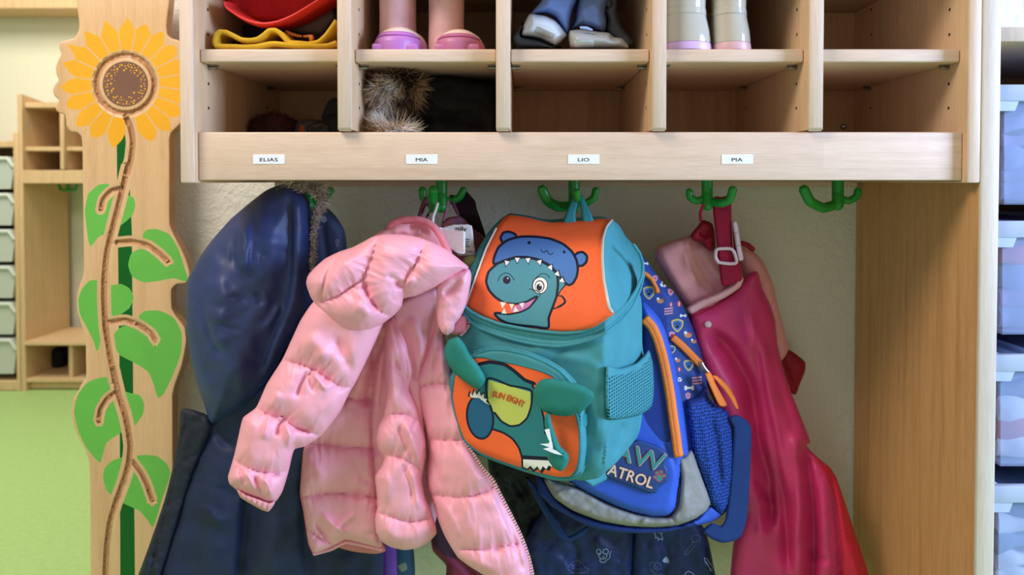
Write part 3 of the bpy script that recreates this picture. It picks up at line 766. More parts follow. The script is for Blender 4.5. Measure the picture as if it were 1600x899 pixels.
# -- fourth cubby, upper: glossy pale boots seen from the heel
M['gloss_boot'] = plastic('gloss_boot', (188, 181, 168), 0.12, 0.6); M['lilac_sole'] = plastic('lilac_sole', (214, 176, 224), 0.4); M['rose_sole'] = plastic('rose_sole', (214, 172, 180), 0.4)
def gloss_boot(x0, x1, Y, label, sole):
    """x0,x1: px of the heel's two sides at the sole"""
    k = (1 + Y) / F; c = W((x0 + x1) / 2, 76.5, Y); r = (x1 - x0) / 2 * k
    t = thing('rubber_boot', label, 'boot', (c[0], Y + 0.05, ZS), 'glossy pale boots')
    def ring(z, kx, sh, ry, fw):
        # heel half round, toe stretched back and to the viewer's left
        pts = []
        for i in range(40):
            a = 2 * math.pi * i / 40; cx_, sy = math.cos(a), math.sin(a)
            f = max(0, sy) * fw
            pts.append((c[0] + r * kx * cx_ + sh - f * 0.06, Y + 0.028 + ry * sy + f, ZS + z))
        return pts
    def loft(rs): 
        n = 40; v = [p for q in rs for p in q]
        return v, [[i * n + j, i * n + (j + 1) % n, (i + 1) * n + (j + 1) % n, (i + 1) * n + j] for i in range(len(rs) - 1) for j in range(n)] + [list(range(n))[::-1], [(len(rs) - 1) * n + j for j in range(n)]]
    MB().add(*loft([ring(0.0008, 1.0, 0, 0.03, 0.11), ring(0.005, 1.03, 0, 0.031, 0.11), ring(0.0115, 1.0, 0, 0.03, 0.11), ring(0.013, 0.94, 0, 0.028, 0.10)])).build('sole', sole, t)
    rs = [ring(0.0125, 0.985, 0, 0.0295, 0.105), ring(0.018, 0.985, 0, 0.0295, 0.095), ring(0.03, 0.96, -0.0006, 0.029, 0.07), ring(0.042, 0.92, -0.002, 0.028, 0.04), ring(0.052, 0.88, -0.003, 0.028, 0.018),
          ring(0.0525, 0.90, -0.003, 0.029, 0.018), ring(0.061, 0.89, -0.0035, 0.029, 0.012), ring(0.0615, 0.87, -0.0035, 0.028, 0.011), ring(0.09, 0.9, -0.004, 0.03, 0.01), ring(0.13, 0.98, -0.004, 0.034, 0.01)]
    MB().add(*loft(rs)).build('upper', M['gloss_boot'], t)
gloss_boot(1040, 1118, 0.012, 'glossy cream rubber boot with lilac sole, touching the divider', M['lilac_sole'])
gloss_boot(1121, 1181, 0.014, 'glossy cream rubber boot with rose sole, on the open side of the pair', M['rose_sole'])

# ================================================================ storage shelf beyond the end panel
sx0 = XX(1561, T0) + 0.003
def xr(p, Y=0.0): return XX(p, Y)
shelf = thing('storage_shelf', 'pale wooden shelf beside the coat rack holding translucent storage boxes', 'shelf', (sx0 + 0.15, 0.18, 0))
x1 = sx0 + 0.31
MB().box(sx0, x1, 0.0, 0.36, ZZ(65, 0), ZZ(42, 0), 0.002, 2).build('top_board', M['wood_pale'], shelf)
MB().box(sx0, x1, 0.345, 0.358, 0, ZZ(65, 0), 0.001, 1).build('back_panel', fabric('brown_board', (150, 115, 90), 0.6), shelf)
MB().box(x1, x1 + 0.02, 0.0, 0.36, 0, ZZ(42, 0), 0.002, 2).build('side_panel', M['wood_side'], shelf)
MB().box(sx0, x1, 0.0, 0.36, 0, 0.06, 0.002, 2).build('base_board', M['wood_x'], shelf)
for py in (333, 541, 745):
    for a_ in (sx0, x1 - 0.008): MB().box(a_, a_ + 0.008, 0.03, 0.34, ZZ(py + 3), ZZ(py - 3), 0.001, 1).build('runner', M['wood_y'], shelf)
m, nt, b = base_mat('clear_box', (176, 196, 242), 0.3, 0.4)
b.inputs['Alpha'].default_value = 0.3
M['clear_box'] = m; M['box_rim'] = plastic('box_rim', (180, 196, 228), 0.3)
BOXC = [fabric('folded_grey_blue', (128, 146, 186), 0.9, wr=0.5, wrs=20), fabric('folded_violet', (150, 140, 186), 0.9, wr=0.5, wrs=20), fabric('folded_red', (196, 92, 92), 0.9, wr=0.5, wrs=20), fabric('folded_white', (222, 226, 234), 0.9, wr=0.5, wrs=20), fabric('folded_navy', (62, 76, 110), 0.9, wr=0.5, wrs=20), fabric('folded_slate', (110, 136, 166), 0.9, wr=0.5, wrs=20)]
labs = ['translucent plastic storage box at the top of the shelf column, pale blue cloth inside', 'translucent storage box second from the top, with reddish and violet clothes inside', 'translucent storage box third from the top, crammed with white and grey clothes', 'translucent storage box lowest of the column, full of crumpled white clothes']
clab = ['folded pale blue cloth filling the topmost storage box', 'folded violet and red clothes inside the second storage box', 'crumpled grey and white clothes inside the third storage box', 'crumpled white and slate clothes inside the lowest storage box']
for i, (pt, pb) in enumerate(((133, 320), (345, 524), (553, 731), (757, 940))):
    y0 = 0.006; zt, zb_ = ZZ(pt, y0), ZZ(pb, y0); bx0, bx1 = sx0 + 0.014, x1 - 0.014
    t = thing('storage_box', labs[i], 'storage box', ((bx0 + bx1) / 2, 0.17, zb_), 'translucent storage boxes')
    mb = MB(); yb = 0.32; th_ = 0.0025; zr = ZZ(pt + 26, y0)
    def tubw(inset, zlo, zhi):
        return [(bx0 + inset + 0.006, y0 + inset + 0.005, zlo), (bx1 - inset - 0.006, y0 + inset + 0.005, zlo), (bx1 - inset - 0.006, yb - inset, zlo), (bx0 + inset + 0.006, yb - inset, zlo),
                (bx0 + inset, y0 + inset, zhi), (bx1 - inset, y0 + inset, zhi), (bx1 - inset, yb - inset, zhi), (bx0 + inset, yb - inset, zhi)]
    mb.add(tubw(0, zb_, zt), [[0, 3, 2, 1], [0, 1, 5, 4], [1, 2, 6, 5], [2, 3, 7, 6], [3, 0, 4, 7]])
    mb.add(tubw(th_, zb_ + th_, zt), [[0, 1, 2, 3], [4, 5, 1, 0], [5, 6, 2, 1], [6, 7, 3, 2], [7, 4, 0, 3]])
    o = mb.build('tub', M['clear_box'], t, smooth=False)
    mb = MB().box(bx0 - 0.012, bx1 + 0.012, y0 - 0.008, y0 + 0.004, zr, zt, 0.002, 2).box(bx0 - 0.011, bx0 + 0.002, y0 + 0.003, yb, zr + 0.014, zt, 0.002, 2).box(bx1 - 0.002, bx1 + 0.011, y0 + 0.003, yb, zr + 0.014, zt, 0.002, 2).box(bx0 - 0.008, bx1 + 0.008, yb - 0.004, yb + 0.006, zr + 0.014, zt, 0.002, 2)
    zt2 = ZZ(pt + 41, y0)                    # corner tab hanging below the rim
    for s in (0, 1):
        a, b2, c2 = (bx0 - 0.010, bx0 + 0.018, bx0 + 0.012) if s == 0 else (bx1 + 0.010, bx1 - 0.018, bx1 - 0.012)
        v = [(a, y0 - 0.006, zr + 0.002), (b2, y0 - 0.006, zr + 0.002), (c2, y0 - 0.006, zt2), (a, y0 - 0.006, zt2)]
        v += [(x, y0 + 0.0, z) for x, _, z in v]
        mb.add(v, [[0, 1, 2, 3], [7, 6, 5, 4], [0, 4, 5, 1], [1, 5, 6, 2], [2, 6, 7, 3], [3, 7, 4, 0]])
    mb.build('rim', M['box_rim'], t)
    # clothes inside: stacked soft rolls
    mb = MB(); r = random.Random(20 + i); nl = [5, 5, 5, 5][i]
    cols = [[0, 0, 0, 1, 0], [0, 1, 0, 2, 1], [3, 2, 3, 5, 0], [3, 3, 5, 3, 4]][i]
    zz = zb_ + 0.006; hh = (zt - zb_) * [0.72, 0.9, 0.86, 0.8][i] / nl
    for k in range(nl):
        n = 44; pts = []
        for yy in (y0 + 0.02, y0 + 0.012, y0 + 0.02, yb - 0.02):
            pass
        x = np.linspace(bx0 + 0.013, bx1 - 0.013, n); ph = r.random() * 9
        lo = zz + k * hh + (0.006 * np.sin(x * 60 + ph) if k else 0 * x); hi = zz + (k + 1) * hh * 1.02 + 0.006 * np.sin(x * 60 + ph + 1.3 + k)
        hi = np.minimum(hi, zt - 0.004); lo = np.maximum(lo, zz)
        rows = []
        for tt in np.linspace(-1.2, 1.2, 9):
            zc_ = (lo + hi) / 2 + (hi - lo) / 2 * 0.96 * math.sin(tt) / math.sin(1.2); yy = y0 + 0.013 + 0.010 * (1 - math.cos(tt)) + 0.004 * np.sin(x * 90 + k * 2 + ph) + 0.004
            rows.append(np.stack([x, yy, zc_], -1))
        rows = [np.stack([x, 0 * x + yb - 0.03, rows[0][:, 2]], -1)] + rows + [np.stack([x, 0 * x + yb - 0.03, rows[-1][:, 2]], -1)]
        m_ = len(rows); vs = np.concatenate(rows)
        fs = [[j * n + q, j * n + q + 1, ((j + 1) % m_) * n + q + 1, ((j + 1) % m_) * n + q] for j in range(m_) for q in range(n - 1)]
        fs += [[j * n for j in range(m_)][::-1], [j * n + n - 1 for j in range(m_)]]
        mb.add(vs, fs, cols[k])
    tag(mb.build('folded_clothes', BOXC), clab[i], 'clothes', kind='stuff')

# ================================================================ far side of the room
LY = 2.7
def xf(p, Y=LY): return XX(p, Y)
def zf(p, Y=LY): return ZZ(p, Y)
far = thing('coat_rack', 'matching wooden coat rack with shoe bench far across the green floored room', 'coat rack', (xf(180), LY + 0.17, 0))
fb = LY + 0.36
for a, b_ in ((29, 36), (350, 357)):
    v = [(xf(a), LY, 0), (xf(b_), LY, 0), (xf(b_), fb, 0), (xf(a), fb, 0), (xf(a), LY, zf(147)), (xf(b_), LY, zf(147)), (xf(b_), fb, zf(147) - 0.05), (xf(a), fb, zf(147) - 0.05)]
    MB().add(v, [[0, 3, 2, 1], [4, 5, 6, 7], [0, 1, 5, 4], [1, 2, 6, 5], [2, 3, 7, 6], [3, 0, 4, 7]]).build('side_panel', M['wood_far'], far, smooth=False)
for a, b_ in ((94, 101), (158, 165), (222, 229), (286, 293)):
    MB().box(xf(a), xf(b_), LY, fb, zf(265), zf(168), 0.003, 1).build('divider', M['wood_far'], far)
    MB().box(xf(a + 5), xf(b_ + 5), LY + 0.02, fb, zf(596), zf(538), 0.003, 1).build('divider', M['wood_far'], far)
for n_, a, b_, y in (('top_shelf', 159, 168, 0.02), ('shelf', 229, 236, 0.02), ('bottom_panel', 266, 284, 0.0), ('bench_seat', 533, 539, -0.02), ('bench_floor', 592, 598, 0.0)):
    MB().box(xf(36), xf(350), LY + y, fb, zf(b_), zf(a), 0.003, 1).build(n_, M['wood_far'], far)
MB().box(xf(36), xf(350), LY - 0.005, LY + 0.02, zf(287), zf(266), 0.003, 1).build('front_rail', M['wood_far'], far)
MB().box(xf(36), xf(350), LY + 0.03, LY + 0.05, 0.002, zf(597), 0.003, 1).build('plinth', M['wood_far'], far)
MB().box(xf(36), xf(350), fb - 0.01, fb, zf(287), zf(160), 0.0, 1).build('back_panel', M['wood_back'], far)
MB().box(xf(36), xf(350), fb - 0.01, fb, 0.06, zf(538), 0.0, 1).build('back_panel', M['wood_back'], far)
for q in (106, 160, 215, 268):
    zc_ = zf(294); yy = LY + 0.2; x = xf(q, yy)
    MB().tube([(x, yy, zf(286)), (x, yy, zc_ - 0.01)], 0.010, 8).tube([(x - 0.05, yy, zc_ + 0.02), (x - 0.04, yy, zc_ - 0.01), (x, yy, zc_ - 0.015), (x + 0.04, yy, zc_ - 0.01), (x + 0.05, yy, zc_ + 0.02)], 0.008, 8).build('hook', M['green_hook'], far)
t = MB().box(xf(75, LY + .25), xf(100, LY + .25), LY + 0.2, LY + 0.28, zf(592), zf(560), 0.02, 3).build('dark_shoe', M['navy_black'])
tag(t, 'dark shoe inside the bench cubby of the far coat rack', 'shoe')
# drawer tower beside it
dt = thing('drawer_tower', 'wooden drawer tower with grey bins beside the far coat rack', 'cabinet', (xf(-30), LY + 0.15, 0))
DY = LY
MB().box(xf(21, DY), xf(28, DY), DY, DY + 0.3, 0, zf(207, DY), 0.003, 1).build('side_panel', M['wood_far'], dt)
MB().box(xf(-96, DY), xf(-88, DY), DY, fb, 0, zf(207, DY), 0.003, 1).build('side_panel', M['wood_far'], dt)
MB().box(xf(-88, DY), xf(22, DY), DY + 0.01, fb, zf(230, DY), zf(220, DY), 0.003, 1).build('top_board', M['wood_far'], dt)
MB().box(xf(-88, DY), xf(22, DY), fb - 0.02, fb - 0.01, 0.0, zf(222, DY), 0.0, 1).build('back_panel', M['wood_back'], dt)
MB().box(xf(-88, DY), xf(22, DY), DY + 0.002, fb - 0.02, 0.002, zf(596, DY), 0.003, 1).build('plinth', M['wood_far'], dt)
gb = plastic('grey_bin', (186, 192, 184), 0.5)
ords = ['topmost', 'second from the top', 'third from the top', 'fourth from the top', 'third from the floor', 'lowest but one']
ords = ['topmost of its column', 'second from the top', 'third from the top', 'third from the floor', 'second from the floor', 'lowest, next to the floor']
for i in range(6):
    z1, z0 = zf(245 + 57 * i, DY), zf(245 + 57 * i + 51, DY)
    if i == 5: z0 = zf(586, DY)
    t = thing('plastic_bin', 'grey plastic bin in the far drawer tower, ' + ords[i], 'bin', (xf(-33, DY), DY + 0.15, z0), 'grey bins in the far drawer tower')
    mb = MB(); a, b_ = xf(-86, DY), xf(20, DY); h_ = z1 - z0
    v = []
    for y in (DY + 0.012, DY + 0.28):
        v += [(a + 0.02, y, z0 + 0.002), (b_ - 0.02, y, z0 + 0.002), (b_, y, z0 + h_ * .75), (b_ - 0.02, y, z1), (a + 0.02, y, z1), (a, y, z0 + h_ * .75)]
    mb.add(v, [[0, 1, 2, 3, 4, 5], [11, 10, 9, 8, 7, 6]] + [[k, (k + 1) % 6 + 0, (k + 1) % 6 + 6, k + 6][::-1] for k in range(6)])
    mb.build('bin_body', gb, t, smooth=False)
    MB().tube([(a + 0.02, DY + 0.008, z1 - 0.01), (b_ - 0.03, DY + 0.008, z1 - 0.01), (b_ - 0.004, DY + 0.008, z0 + h_ * .72)], 0.011, 8).build('bin_rim', plastic('bin_rim', (206, 212, 206), 0.4), t)
WS = MB().box(xf(-500, 2.95), XX(200, 2.95), 2.9, 3.12, ZZ(13, 2.9), ZZ(-4, 2.9), 0.003, 1).build('wall_shelf', M['wood_far'])
tag(WS, 'plain wooden wall board high on the far cream wall', 'shelf')
# ================================================================ garments
def pers(Yc): return Yc
# ---- navy hooded parka on the first hook
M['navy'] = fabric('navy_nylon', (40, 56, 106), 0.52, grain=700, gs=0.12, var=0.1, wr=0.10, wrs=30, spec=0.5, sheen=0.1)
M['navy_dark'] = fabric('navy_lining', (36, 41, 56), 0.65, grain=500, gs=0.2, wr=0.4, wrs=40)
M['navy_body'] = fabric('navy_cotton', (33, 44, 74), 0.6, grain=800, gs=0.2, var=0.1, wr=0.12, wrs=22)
pk = thing('navy_parka', 'dark navy hooded parka with grey fur trim hanging beside the sunflower board', 'jacket', tuple(W(420, 620, 0.2)))
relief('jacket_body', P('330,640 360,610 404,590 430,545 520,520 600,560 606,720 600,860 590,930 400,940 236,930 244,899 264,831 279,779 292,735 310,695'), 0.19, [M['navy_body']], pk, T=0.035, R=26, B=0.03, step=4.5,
       puff=[([P('290,748 328,760 366,771 388,772')], 18, 0.004, 0.001)],
       folds=[(P('404,690 388,760 383,831 371,930'), (9, 26), -0.020, 0.2), (P('350,700 335,800 320,930'), 22, 0.010, 0.2), (P('430,720 425,820 420,930'), 24, 0.012, 0.2), (P('480,700 478,830 486,930'), 10, -0.012, 0.2), (P('540,860 535,930'), 14, 0.008, .3),
              (P('330,665 350,690 372,700'), 7, -0.008, 0.3), (P('300,790 330,800 350,830'), 6, 0.004, 0.3), (P('310,820 340,810 370,815'), 8, 0.004, .3)],
       nz=[(40, 0.004, 3), (14, 0.0004, 7)])
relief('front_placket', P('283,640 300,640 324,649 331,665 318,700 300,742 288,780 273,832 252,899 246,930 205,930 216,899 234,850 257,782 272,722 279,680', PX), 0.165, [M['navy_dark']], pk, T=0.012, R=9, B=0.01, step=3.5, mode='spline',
       puff=[([P('290,705 300,715 318,700'), P('262,790 275,785 290,772'), P('240,868 250,862 262,860')], 16, 0.004, 0.001)], folds=[(P('292,655 281,700 268,770 245,850 230,915'), 2.2, -0.004, 0)], nz=[(10, 0.002, 4)])
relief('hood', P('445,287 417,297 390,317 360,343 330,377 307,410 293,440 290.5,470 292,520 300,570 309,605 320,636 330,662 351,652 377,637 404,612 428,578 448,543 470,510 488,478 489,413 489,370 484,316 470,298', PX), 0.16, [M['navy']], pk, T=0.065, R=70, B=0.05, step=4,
       folds=[(P('450,292 453,330 453,370 452,430 440,490 420,540 398,600'), (26, 6), -0.020, 0.12), (P('372,340 380,380 382,420 392,434', PX), 12, 0.0135, 0.3), (P('400,330 395,380 390,430 396,450'), 3, -0.0034, 0.2), (P('385,430 372,420 365,395 376,340'), 6, -0.0081, .3),
              (P('297,457 313,477 327,523 347,563'), 4, -0.0068, 0.2), (P('310,470 335,500 345,560'), 16, 0.0081, .3), (P('330,400 345,450 350,520'), 20, 0.0081, .3), (P('400,452 406,470 410,480'), 5, -0.0054, .3),
              (P('352,465 370,463 388,475'), 3, -0.0041, .3), (P('330,505 350,508 380,520'), 4, -0.0041, .3), (P('440,470 425,500 410,520'), 6, 0.0068, .3), (P('402,395 412,397 420,399'), 2.5, -0.003, .3), (P('404,415 408,400 404,425'), 2.5, -0.003, .3), (P('478,310 481,380 481,470'), 5, -0.0068, .1)],
       nz=[(36, 0.005, 11), (14, 0.0005, 12)])
# grey fur edge of the hood
tr = P('446,291 462,289 480,292 494,300 500,312 496,324 492,345 490,370 488,400 486,428'); tl = spline(tr, False, 1.0)
r = np.random.RandomState(5); n = 3400; ii = (r.rand(n) ** 0.9 * (len(tl) - 1)).astype(int); tt = ii / len(tl); q = tl[ii] + r.randn(n, 2) * (1.8 + 5.0 * np.clip(1 - tt * 2.2, 0, 1))[:, None]; P0 = W(q[:, 0], q[:, 1], 0.135 + 0.012 * r.rand(n))
upk = np.clip(1.15 - tt * 1.9, 0, 1)
D = np.stack([0.35 + 0.9 * upk + r.randn(n) * 0.35, -0.5 + r.randn(n) * 0.3, 0.5 * upk + r.randn(n) * 0.45 - 0.5 * (1 - upk)], -1)
fur('fur_trim', P0, D, (0.008 + 0.020 * upk) * (0.6 + 0.6 * r.rand(n)), None, pk, 0.0007, 4, 0.5, 6, mats=[FM[4], FM[4], FM[2], fabric('fur_ash', (150, 142, 138), 0.8, gs=0.0), FM[0]])
# ---- printed navy jacket behind it
M['navy_print'] = fabric('navy_print', (72, 88, 124), 0.6, wr=0.2); M['pale_print'] = fabric('pale_print', (170, 180, 200), 0.6, gs=0)
regs = [('exact', ell(506, 343, 4.6, 5.2, 10), 1)]
for tx, ty in ((527, 378), (516, 405)):
    for k in range(4): regs.append(('stroke', np.array([[tx - 3.2 + k * .5, ty - 1 + k * 3], [tx, ty - 4 + k * 3], [tx + 3.2 - k * .5, ty - 1 + k * 3]]), 1, 0.9))
o, _ = relief('printed_jacket', P('470,312 505,320 524,337 537,357 541,373 542,400 548,470 560,640 470,660 455,480'), 0.262, [M['navy_print'], M['pale_print']], None, T=0.03, R=16, B=0.02, step=3.5, regions=regs, folds=[(P('500,330 510,400 512,480'), 6, -0.004)])
tag(o, 'dark blue jacket with small pale tree print, half hidden behind the grey fur trim', 'jacket')

# ---- garments low behind the pink jacket
o, _ = relief('blue_trousers', P('480,820 590,820 640,830 639,935 480,935'), 0.262, [fabric('sky_blue_cloth', (70, 110, 178), 0.7, wr=.3), fabric('navy_hem', (20, 36, 74), 0.8), M['pale_print']], None, T=0.015, R=10, step=4,
     regions=[('flat', P('480,800 588,800 588,950 480,950'), 1), ('poly', P('590,893 600,889 606,896 598,902'), 2), ('poly', P('622,885 634,880 636,890 628,894'), 2)], folds=[(P('615,830 618,930'), 6, -0.004, 0)])
tag(o, 'sky blue trousers with navy patch showing below the hem of the pink jacket', 'trousers')
o = pxtube('purple_strap', P('608,820 608,860 609,899 609,935'), 0.215, 0.0125, fabric('purple_webbing', (108, 62, 150), 0.7), None, 10, 0.25)
tag(o, 'flat purple strap hanging straight down below the pink jacket hem', 'strap')
M['burgundy'] = fabric('burgundy', (112, 34, 56), 0.7, wr=0.3); M['plum'] = fabric('plum', (60, 32, 52), 0.75, wr=.3)
o, _ = relief('burgundy_trousers', P('672,800 700,780 740,800 790,860 800,935 697,935 697,885 676,860'), 0.20, [M['burgundy'], M['plum']], None, T=0.02, R=12, step=4, regions=[('poly', P('670,800 700,780 716,820 712,872 694,868 678,850'), 1)], folds=[(P('690,860 720,880 760,930'), 6, -0.006)])
tag(o, 'burgundy trousers with plum waist glimpsed between pink jacket panels', 'trousers')

# ---- straps and swing tags on the second hook
M['mauve_strap'] = fabric('mauve_strap', (128, 66, 96), 0.8); M['rose_print'] = fabric('rose_print', (190, 110, 140), 0.7); M['dark_plum'] = fabric('dark_plum', (46, 24, 34), 0.85, wr=0.2)
ov = thing('dungarees', 'plum and rose dungarees hanging by looped straps from the second green hook', 'dungarees', tuple(W(720, 420, 0.22)))
relief('dark_strap', P('1140,165 1190,165 1230,112 1260,130 1330,210 1340,260 1400,440 1420,560 1380,640 1300,430 1200,300', ZO), 0.225, [M['dark_plum']], ov, T=0.008, R=4, step=2.5, folds=[(P('1190,240 1250,200 1330,230', ZO), 2, -0.003)])
relief('loop_strap', P('985,170 960,185 930,230 900,335 930,345 960,260 990,200 1000,260 955,345 975,352 1015,250', ZO), 0.18, [M['mauve_strap']], ov, T=0.004, R=3, step=2, mode='flat')
relief('bib', P('1080,390 1100,345 1150,325 1220,322 1260,350 1300,400 1390,470 1420,560 1400,700 1000,760 1050,450', ZO), 0.20, [M['rose_print'], fabric('lilac_print', (150, 120, 170), .7), M['mauve_strap']], ov, T=0.015, R=7, step=3,
       regions=[('exact', P('1180,340 1230,340 1245,380 1190,390', ZO), 1), ('poly', P('1250,400 1300,410 1400,500 1400,680 1320,560', ZO), 2)])
relief('hanging_loop', P('1115,205 1145,215 1110,345 1085,372 1100,290', ZO), 0.185, [M['rose_print']], ov, T=0.003, R=2.5, step=2)
relief('hanging_loop', P('1150,185 1175,215 1215,310 1200,318 1160,240', ZO), 0.185, [M['mauve_strap']], ov, T=0.003, R=2.5, step=2)
M['tag_paper'] = base_mat('tag_paper', (226, 224, 220), 0.7)[0]; M['tag_red'] = base_mat('tag_red', (200, 104, 88), 0.7)[0]; M['tag_ink'] = base_mat('tag_ink', (66, 62, 62), 0.7)[0]
regs = []
for k in range(13):
    y = 418 + k * 12; x0 = 1085 + k * 4; regs.append(('stroke', P(f'{x0},{y} {x0+60},{y+8} {x0+150-k*3},{y+18}', ZO), 1, 0.9))
for k in range(4): regs.append(('stroke', P(f'{1046+k*3},{415+k*14} {1068+k*3},{418+k*14}', ZO), 2, 0.8))
t1, _ = relief('care_label', P('1035,398 1080,402 1130,412 1200,425 1258,430 1254,600 1200,596 1150,560 1090,520 1050,480', ZO), 0.075, [M['tag_paper'], M['tag_red'], M['tag_ink']], None, T=0.0006, R=1.5, B=0.0004, step=2.0, mode='flat', regions=regs)
tag(t1, 'white care label densely printed with red lines behind the pink hood', 'label')
regs = [('stroke', P(f'{1255},{490+k*17} {1285-(k%3)*6},{492+k*17}', ZO), 1, 1.6) for k in range(4)] + [('stroke', P(f'{1262},{575+k*8} {1330},{580+k*8}', ZO), 1, 0.7) for k in range(2)]
t2, sf2 = relief('swing_tag', P('1090,400 1160,382 1270,378 1305,390 1312,430 1320,520 1332,590 1320,612 1210,610 1150,560', ZO), 0.115, [M['tag_paper'], M['tag_ink']], None, T=0.0006, R=1.5, B=0.0004, step=2.2, mode='flat', regions=regs)
lettering('nily', 460 + 1228 / 4.706, 270 + 418 / 4.706, 17, 10, 5, sf2, M['tag_ink'], t2)
tag(t2, 'grey swing tag with dark lettering behind the red printed care label', 'tag')
t3 = MB().tube(W([684, 681, 677, 676], [318, 328, 338, 349], [.12, .115, .11, .105]), 0.0022, 8, flat=0.4).build('tag_loop', M['white'])
tag(t3, 'white ribbon loop hanging over the second hook above the pink hood', 'loop')
o, _ = relief('plush_pendant', P('1240,640 1255,622 1290,608 1330,610 1345,640 1330,680 1290,700 1250,680', ZO), 0.10, [fabric('pale_green_plush', (150, 156, 98), 0.6)], None, T=0.012, R=8, step=2)
tag(o, 'small pale green pendant tucked between pink hood and orange lid', 'pendant')

# ---- pink quilted jacket
m = fabric('pink_satin', (246, 170, 188), 0.47, grain=900, gs=0.05, var=0.02, wr=0.07, wrs=50, spec=0.5, sheen=0.15); M['pink'] = m
M['pink_lining'] = fabric('pink_lining', (234, 166, 174), 0.6, wr=0.3, wrs=40); M['pink_deep'] = fabric('pink_rim', (222, 130, 142), 0.6, wr=0.25)
pj = thing('pink_jacket', 'shiny pale pink quilted down jacket with rolled hood, hanging between navy parka and dinosaur backpack', 'jacket', tuple(W(600, 620, 0.12)))
V1 = P('584,540 582,600 580,650 581,696 585,740 588,786 590,805 589,825 591,850')
bodyO = np.concatenate([P('560,470 640,430 690,440 694,500 695,527 703,560 707,597 700,700 690,760 680,818'),
                        P('669,846 653,852 633,852 613,848 599,842 596,857 560,849 540,845 517,857 490,865 482,849 478,826 475,799 470,773 472,733 475,700 490,660 530,610 552,540')])
def pinkY(x, y): return 0.105 - 0.055 * sst((x - 640) / 110) * sst((y - 480) / 200)
relief('front_panel', bodyO, lambda x, y: 0.118 + 0 * x, [M['pink']], pj, T=0.024, R=13, B=0.02, step=2.6,
       puff=[([P('540,622 560,625 579,626'), P('474,696 507,695 533,698 581,701'), P('470,778 517,771 550,773 588,778'), P('480,826 500,842 518,850')], 38, 0.017, 0.003), ([V1], 22, 0.010, 0.002)],
       folds=[(V1, 2.2, -0.004, 0.05), (P('602,517 590,550 578,600 572,640'), 6, -0.012, 0.1), (P('575,560 560,600 545,640'), 9, 0.006, .2), (P('596,540 592,590 586,650'), 6, 0.008, .2),
              (P('500,800 520,820 545,838'), 5, 0.008, .3), (P('490,815 505,835 515,850'), 3, -0.007, .3), (P('560,800 530,822 510,850'), 5, 0.006, .3), (P('560,735 570,750 584,760'), 6, -0.004, .3), (P('490,715 500,745 495,770'), 8, 0.004, .3)], nz=[(30, 0.0022, 21)])
relief('inner_front', P('612,480 680,450 694,480 690,540 676,570 660,600 664,660 668,720 660,720 640,640 626,560'), 0.092, [M['pink']], pj, T=0.016, R=10, B=0.015, step=2.6,
       folds=[(P('622,500 640,540 650,600'), 5, -0.008, .15), (P('683,470 672,533 655,600'), 5, -0.010, .12), (P('640,490 656,530 660,570'), 8, 0.008, .25)])
relief('middle_panel', P('603,500 616,494 626,520 636,545 646,580 640,608 650,632 658,660 665,690 664,720 660,750 664,775 672,795 681,822 682,834 670,848 653,857 632,860 612,856 598,848 588,832 586,810 590,790 588,765 586,745 596,728 600,716 592,704 587,686 590,668 598,650 603,615 602,560'), lambda x, y: 0.085 - 0.012 * sst((y - 560) / 120), [M['pink']], pj, T=0.030, R=26, B=0.02, step=2.4,
       puff=[([P('594,655 610,648 632,648 655,658'), P('590,716 606,712 625,716 645,726 664,740'), P('586,800 610,808 638,816 664,812 680,806')], 34, 0.014, 0.0032)],
       folds=[(P('606,530 612,580 616,640'), 5, 0.008, .2), (P('622,520 634,570 636,610'), 4, -0.008, .2), (P('616,560 624,580 640,600'), 4, -0.006, .25), (P('612,566 606,600 604,640'), 6, 0.005, .25), (P('630,655 645,690 655,725'), 5, 0.008, .25), (P('620,660 636,700 648,725'), 4, -0.006, .25), (P('640,730 650,760 655,800'), 6, 0.008, .25), (P('625,720 640,750 645,790'), 4, -0.005, .25), (P('600,730 605,760 600,790'), 7, 0.004, .3)], nz=[(26, 0.0018, 23)])
relief('zip_panel', np.concatenate([P('690,470 694,500 695,527 703,560 707,597 713,633 722,664 725,688 739,710 752,730 769,750 782,776 796,803 809,829 819,853 826,875 830,900 831,935 790,935'),
        P('770,908 752,897 733,885 716,872 704,854 694,836 684,812 678,790 668,765 666,740 670,705 664,670 657,640 652,612 650,596 658,572 668,545 676,515')]), lambda x, y: pinkY(x, y) - 0.010, [M['pink']], pj, T=0.026, R=18, B=0.02, step=2.6,
       puff=[([P('654,605 680,600 709,602'), P('664,688 696,688 726,688'), P('670,774 716,778 743,774 770,762'), P('722,860 769,858 796,852 820,848')], 38, 0.016, 0.0032)],
       folds=[(P('690,500 684,540 676,590'), 4, -0.007, .2), (P('682,540 690,560 692,592'), 6, 0.006, .25), (P('735,700 760,745 800,830 818,899'), 4, -0.006, .1), (P('668,700 680,730 690,765'), 5, -0.006, .25), (P('690,700 694,730 690,760'), 7, 0.004, .3), (P('690,780 706,810 720,845'), 6, 0.005, .25), (P('700,615 705,650 712,680'), 6, -0.003, .3)], nz=[(30, 0.002, 24)])
pxtube('hem_binding', P('491,866 517,859 540,848 560,851 596,859'), lambda x, y: 0.114 + 0 * x, 0.0028, M['pink_lining'], pj)
pxtube('side_binding', P('476,705 473,735 471,773 476,799 480,826 484,850 491,866'), lambda x, y: 0.115 + 0 * x, 0.0022, M['pink_deep'], pj)
relief('inner_hem', P('520,850 560,838 600,850 602,862 585,866 550,862'), 0.136, [M['pink_deep']], pj, T=0.006, R=4, step=3)
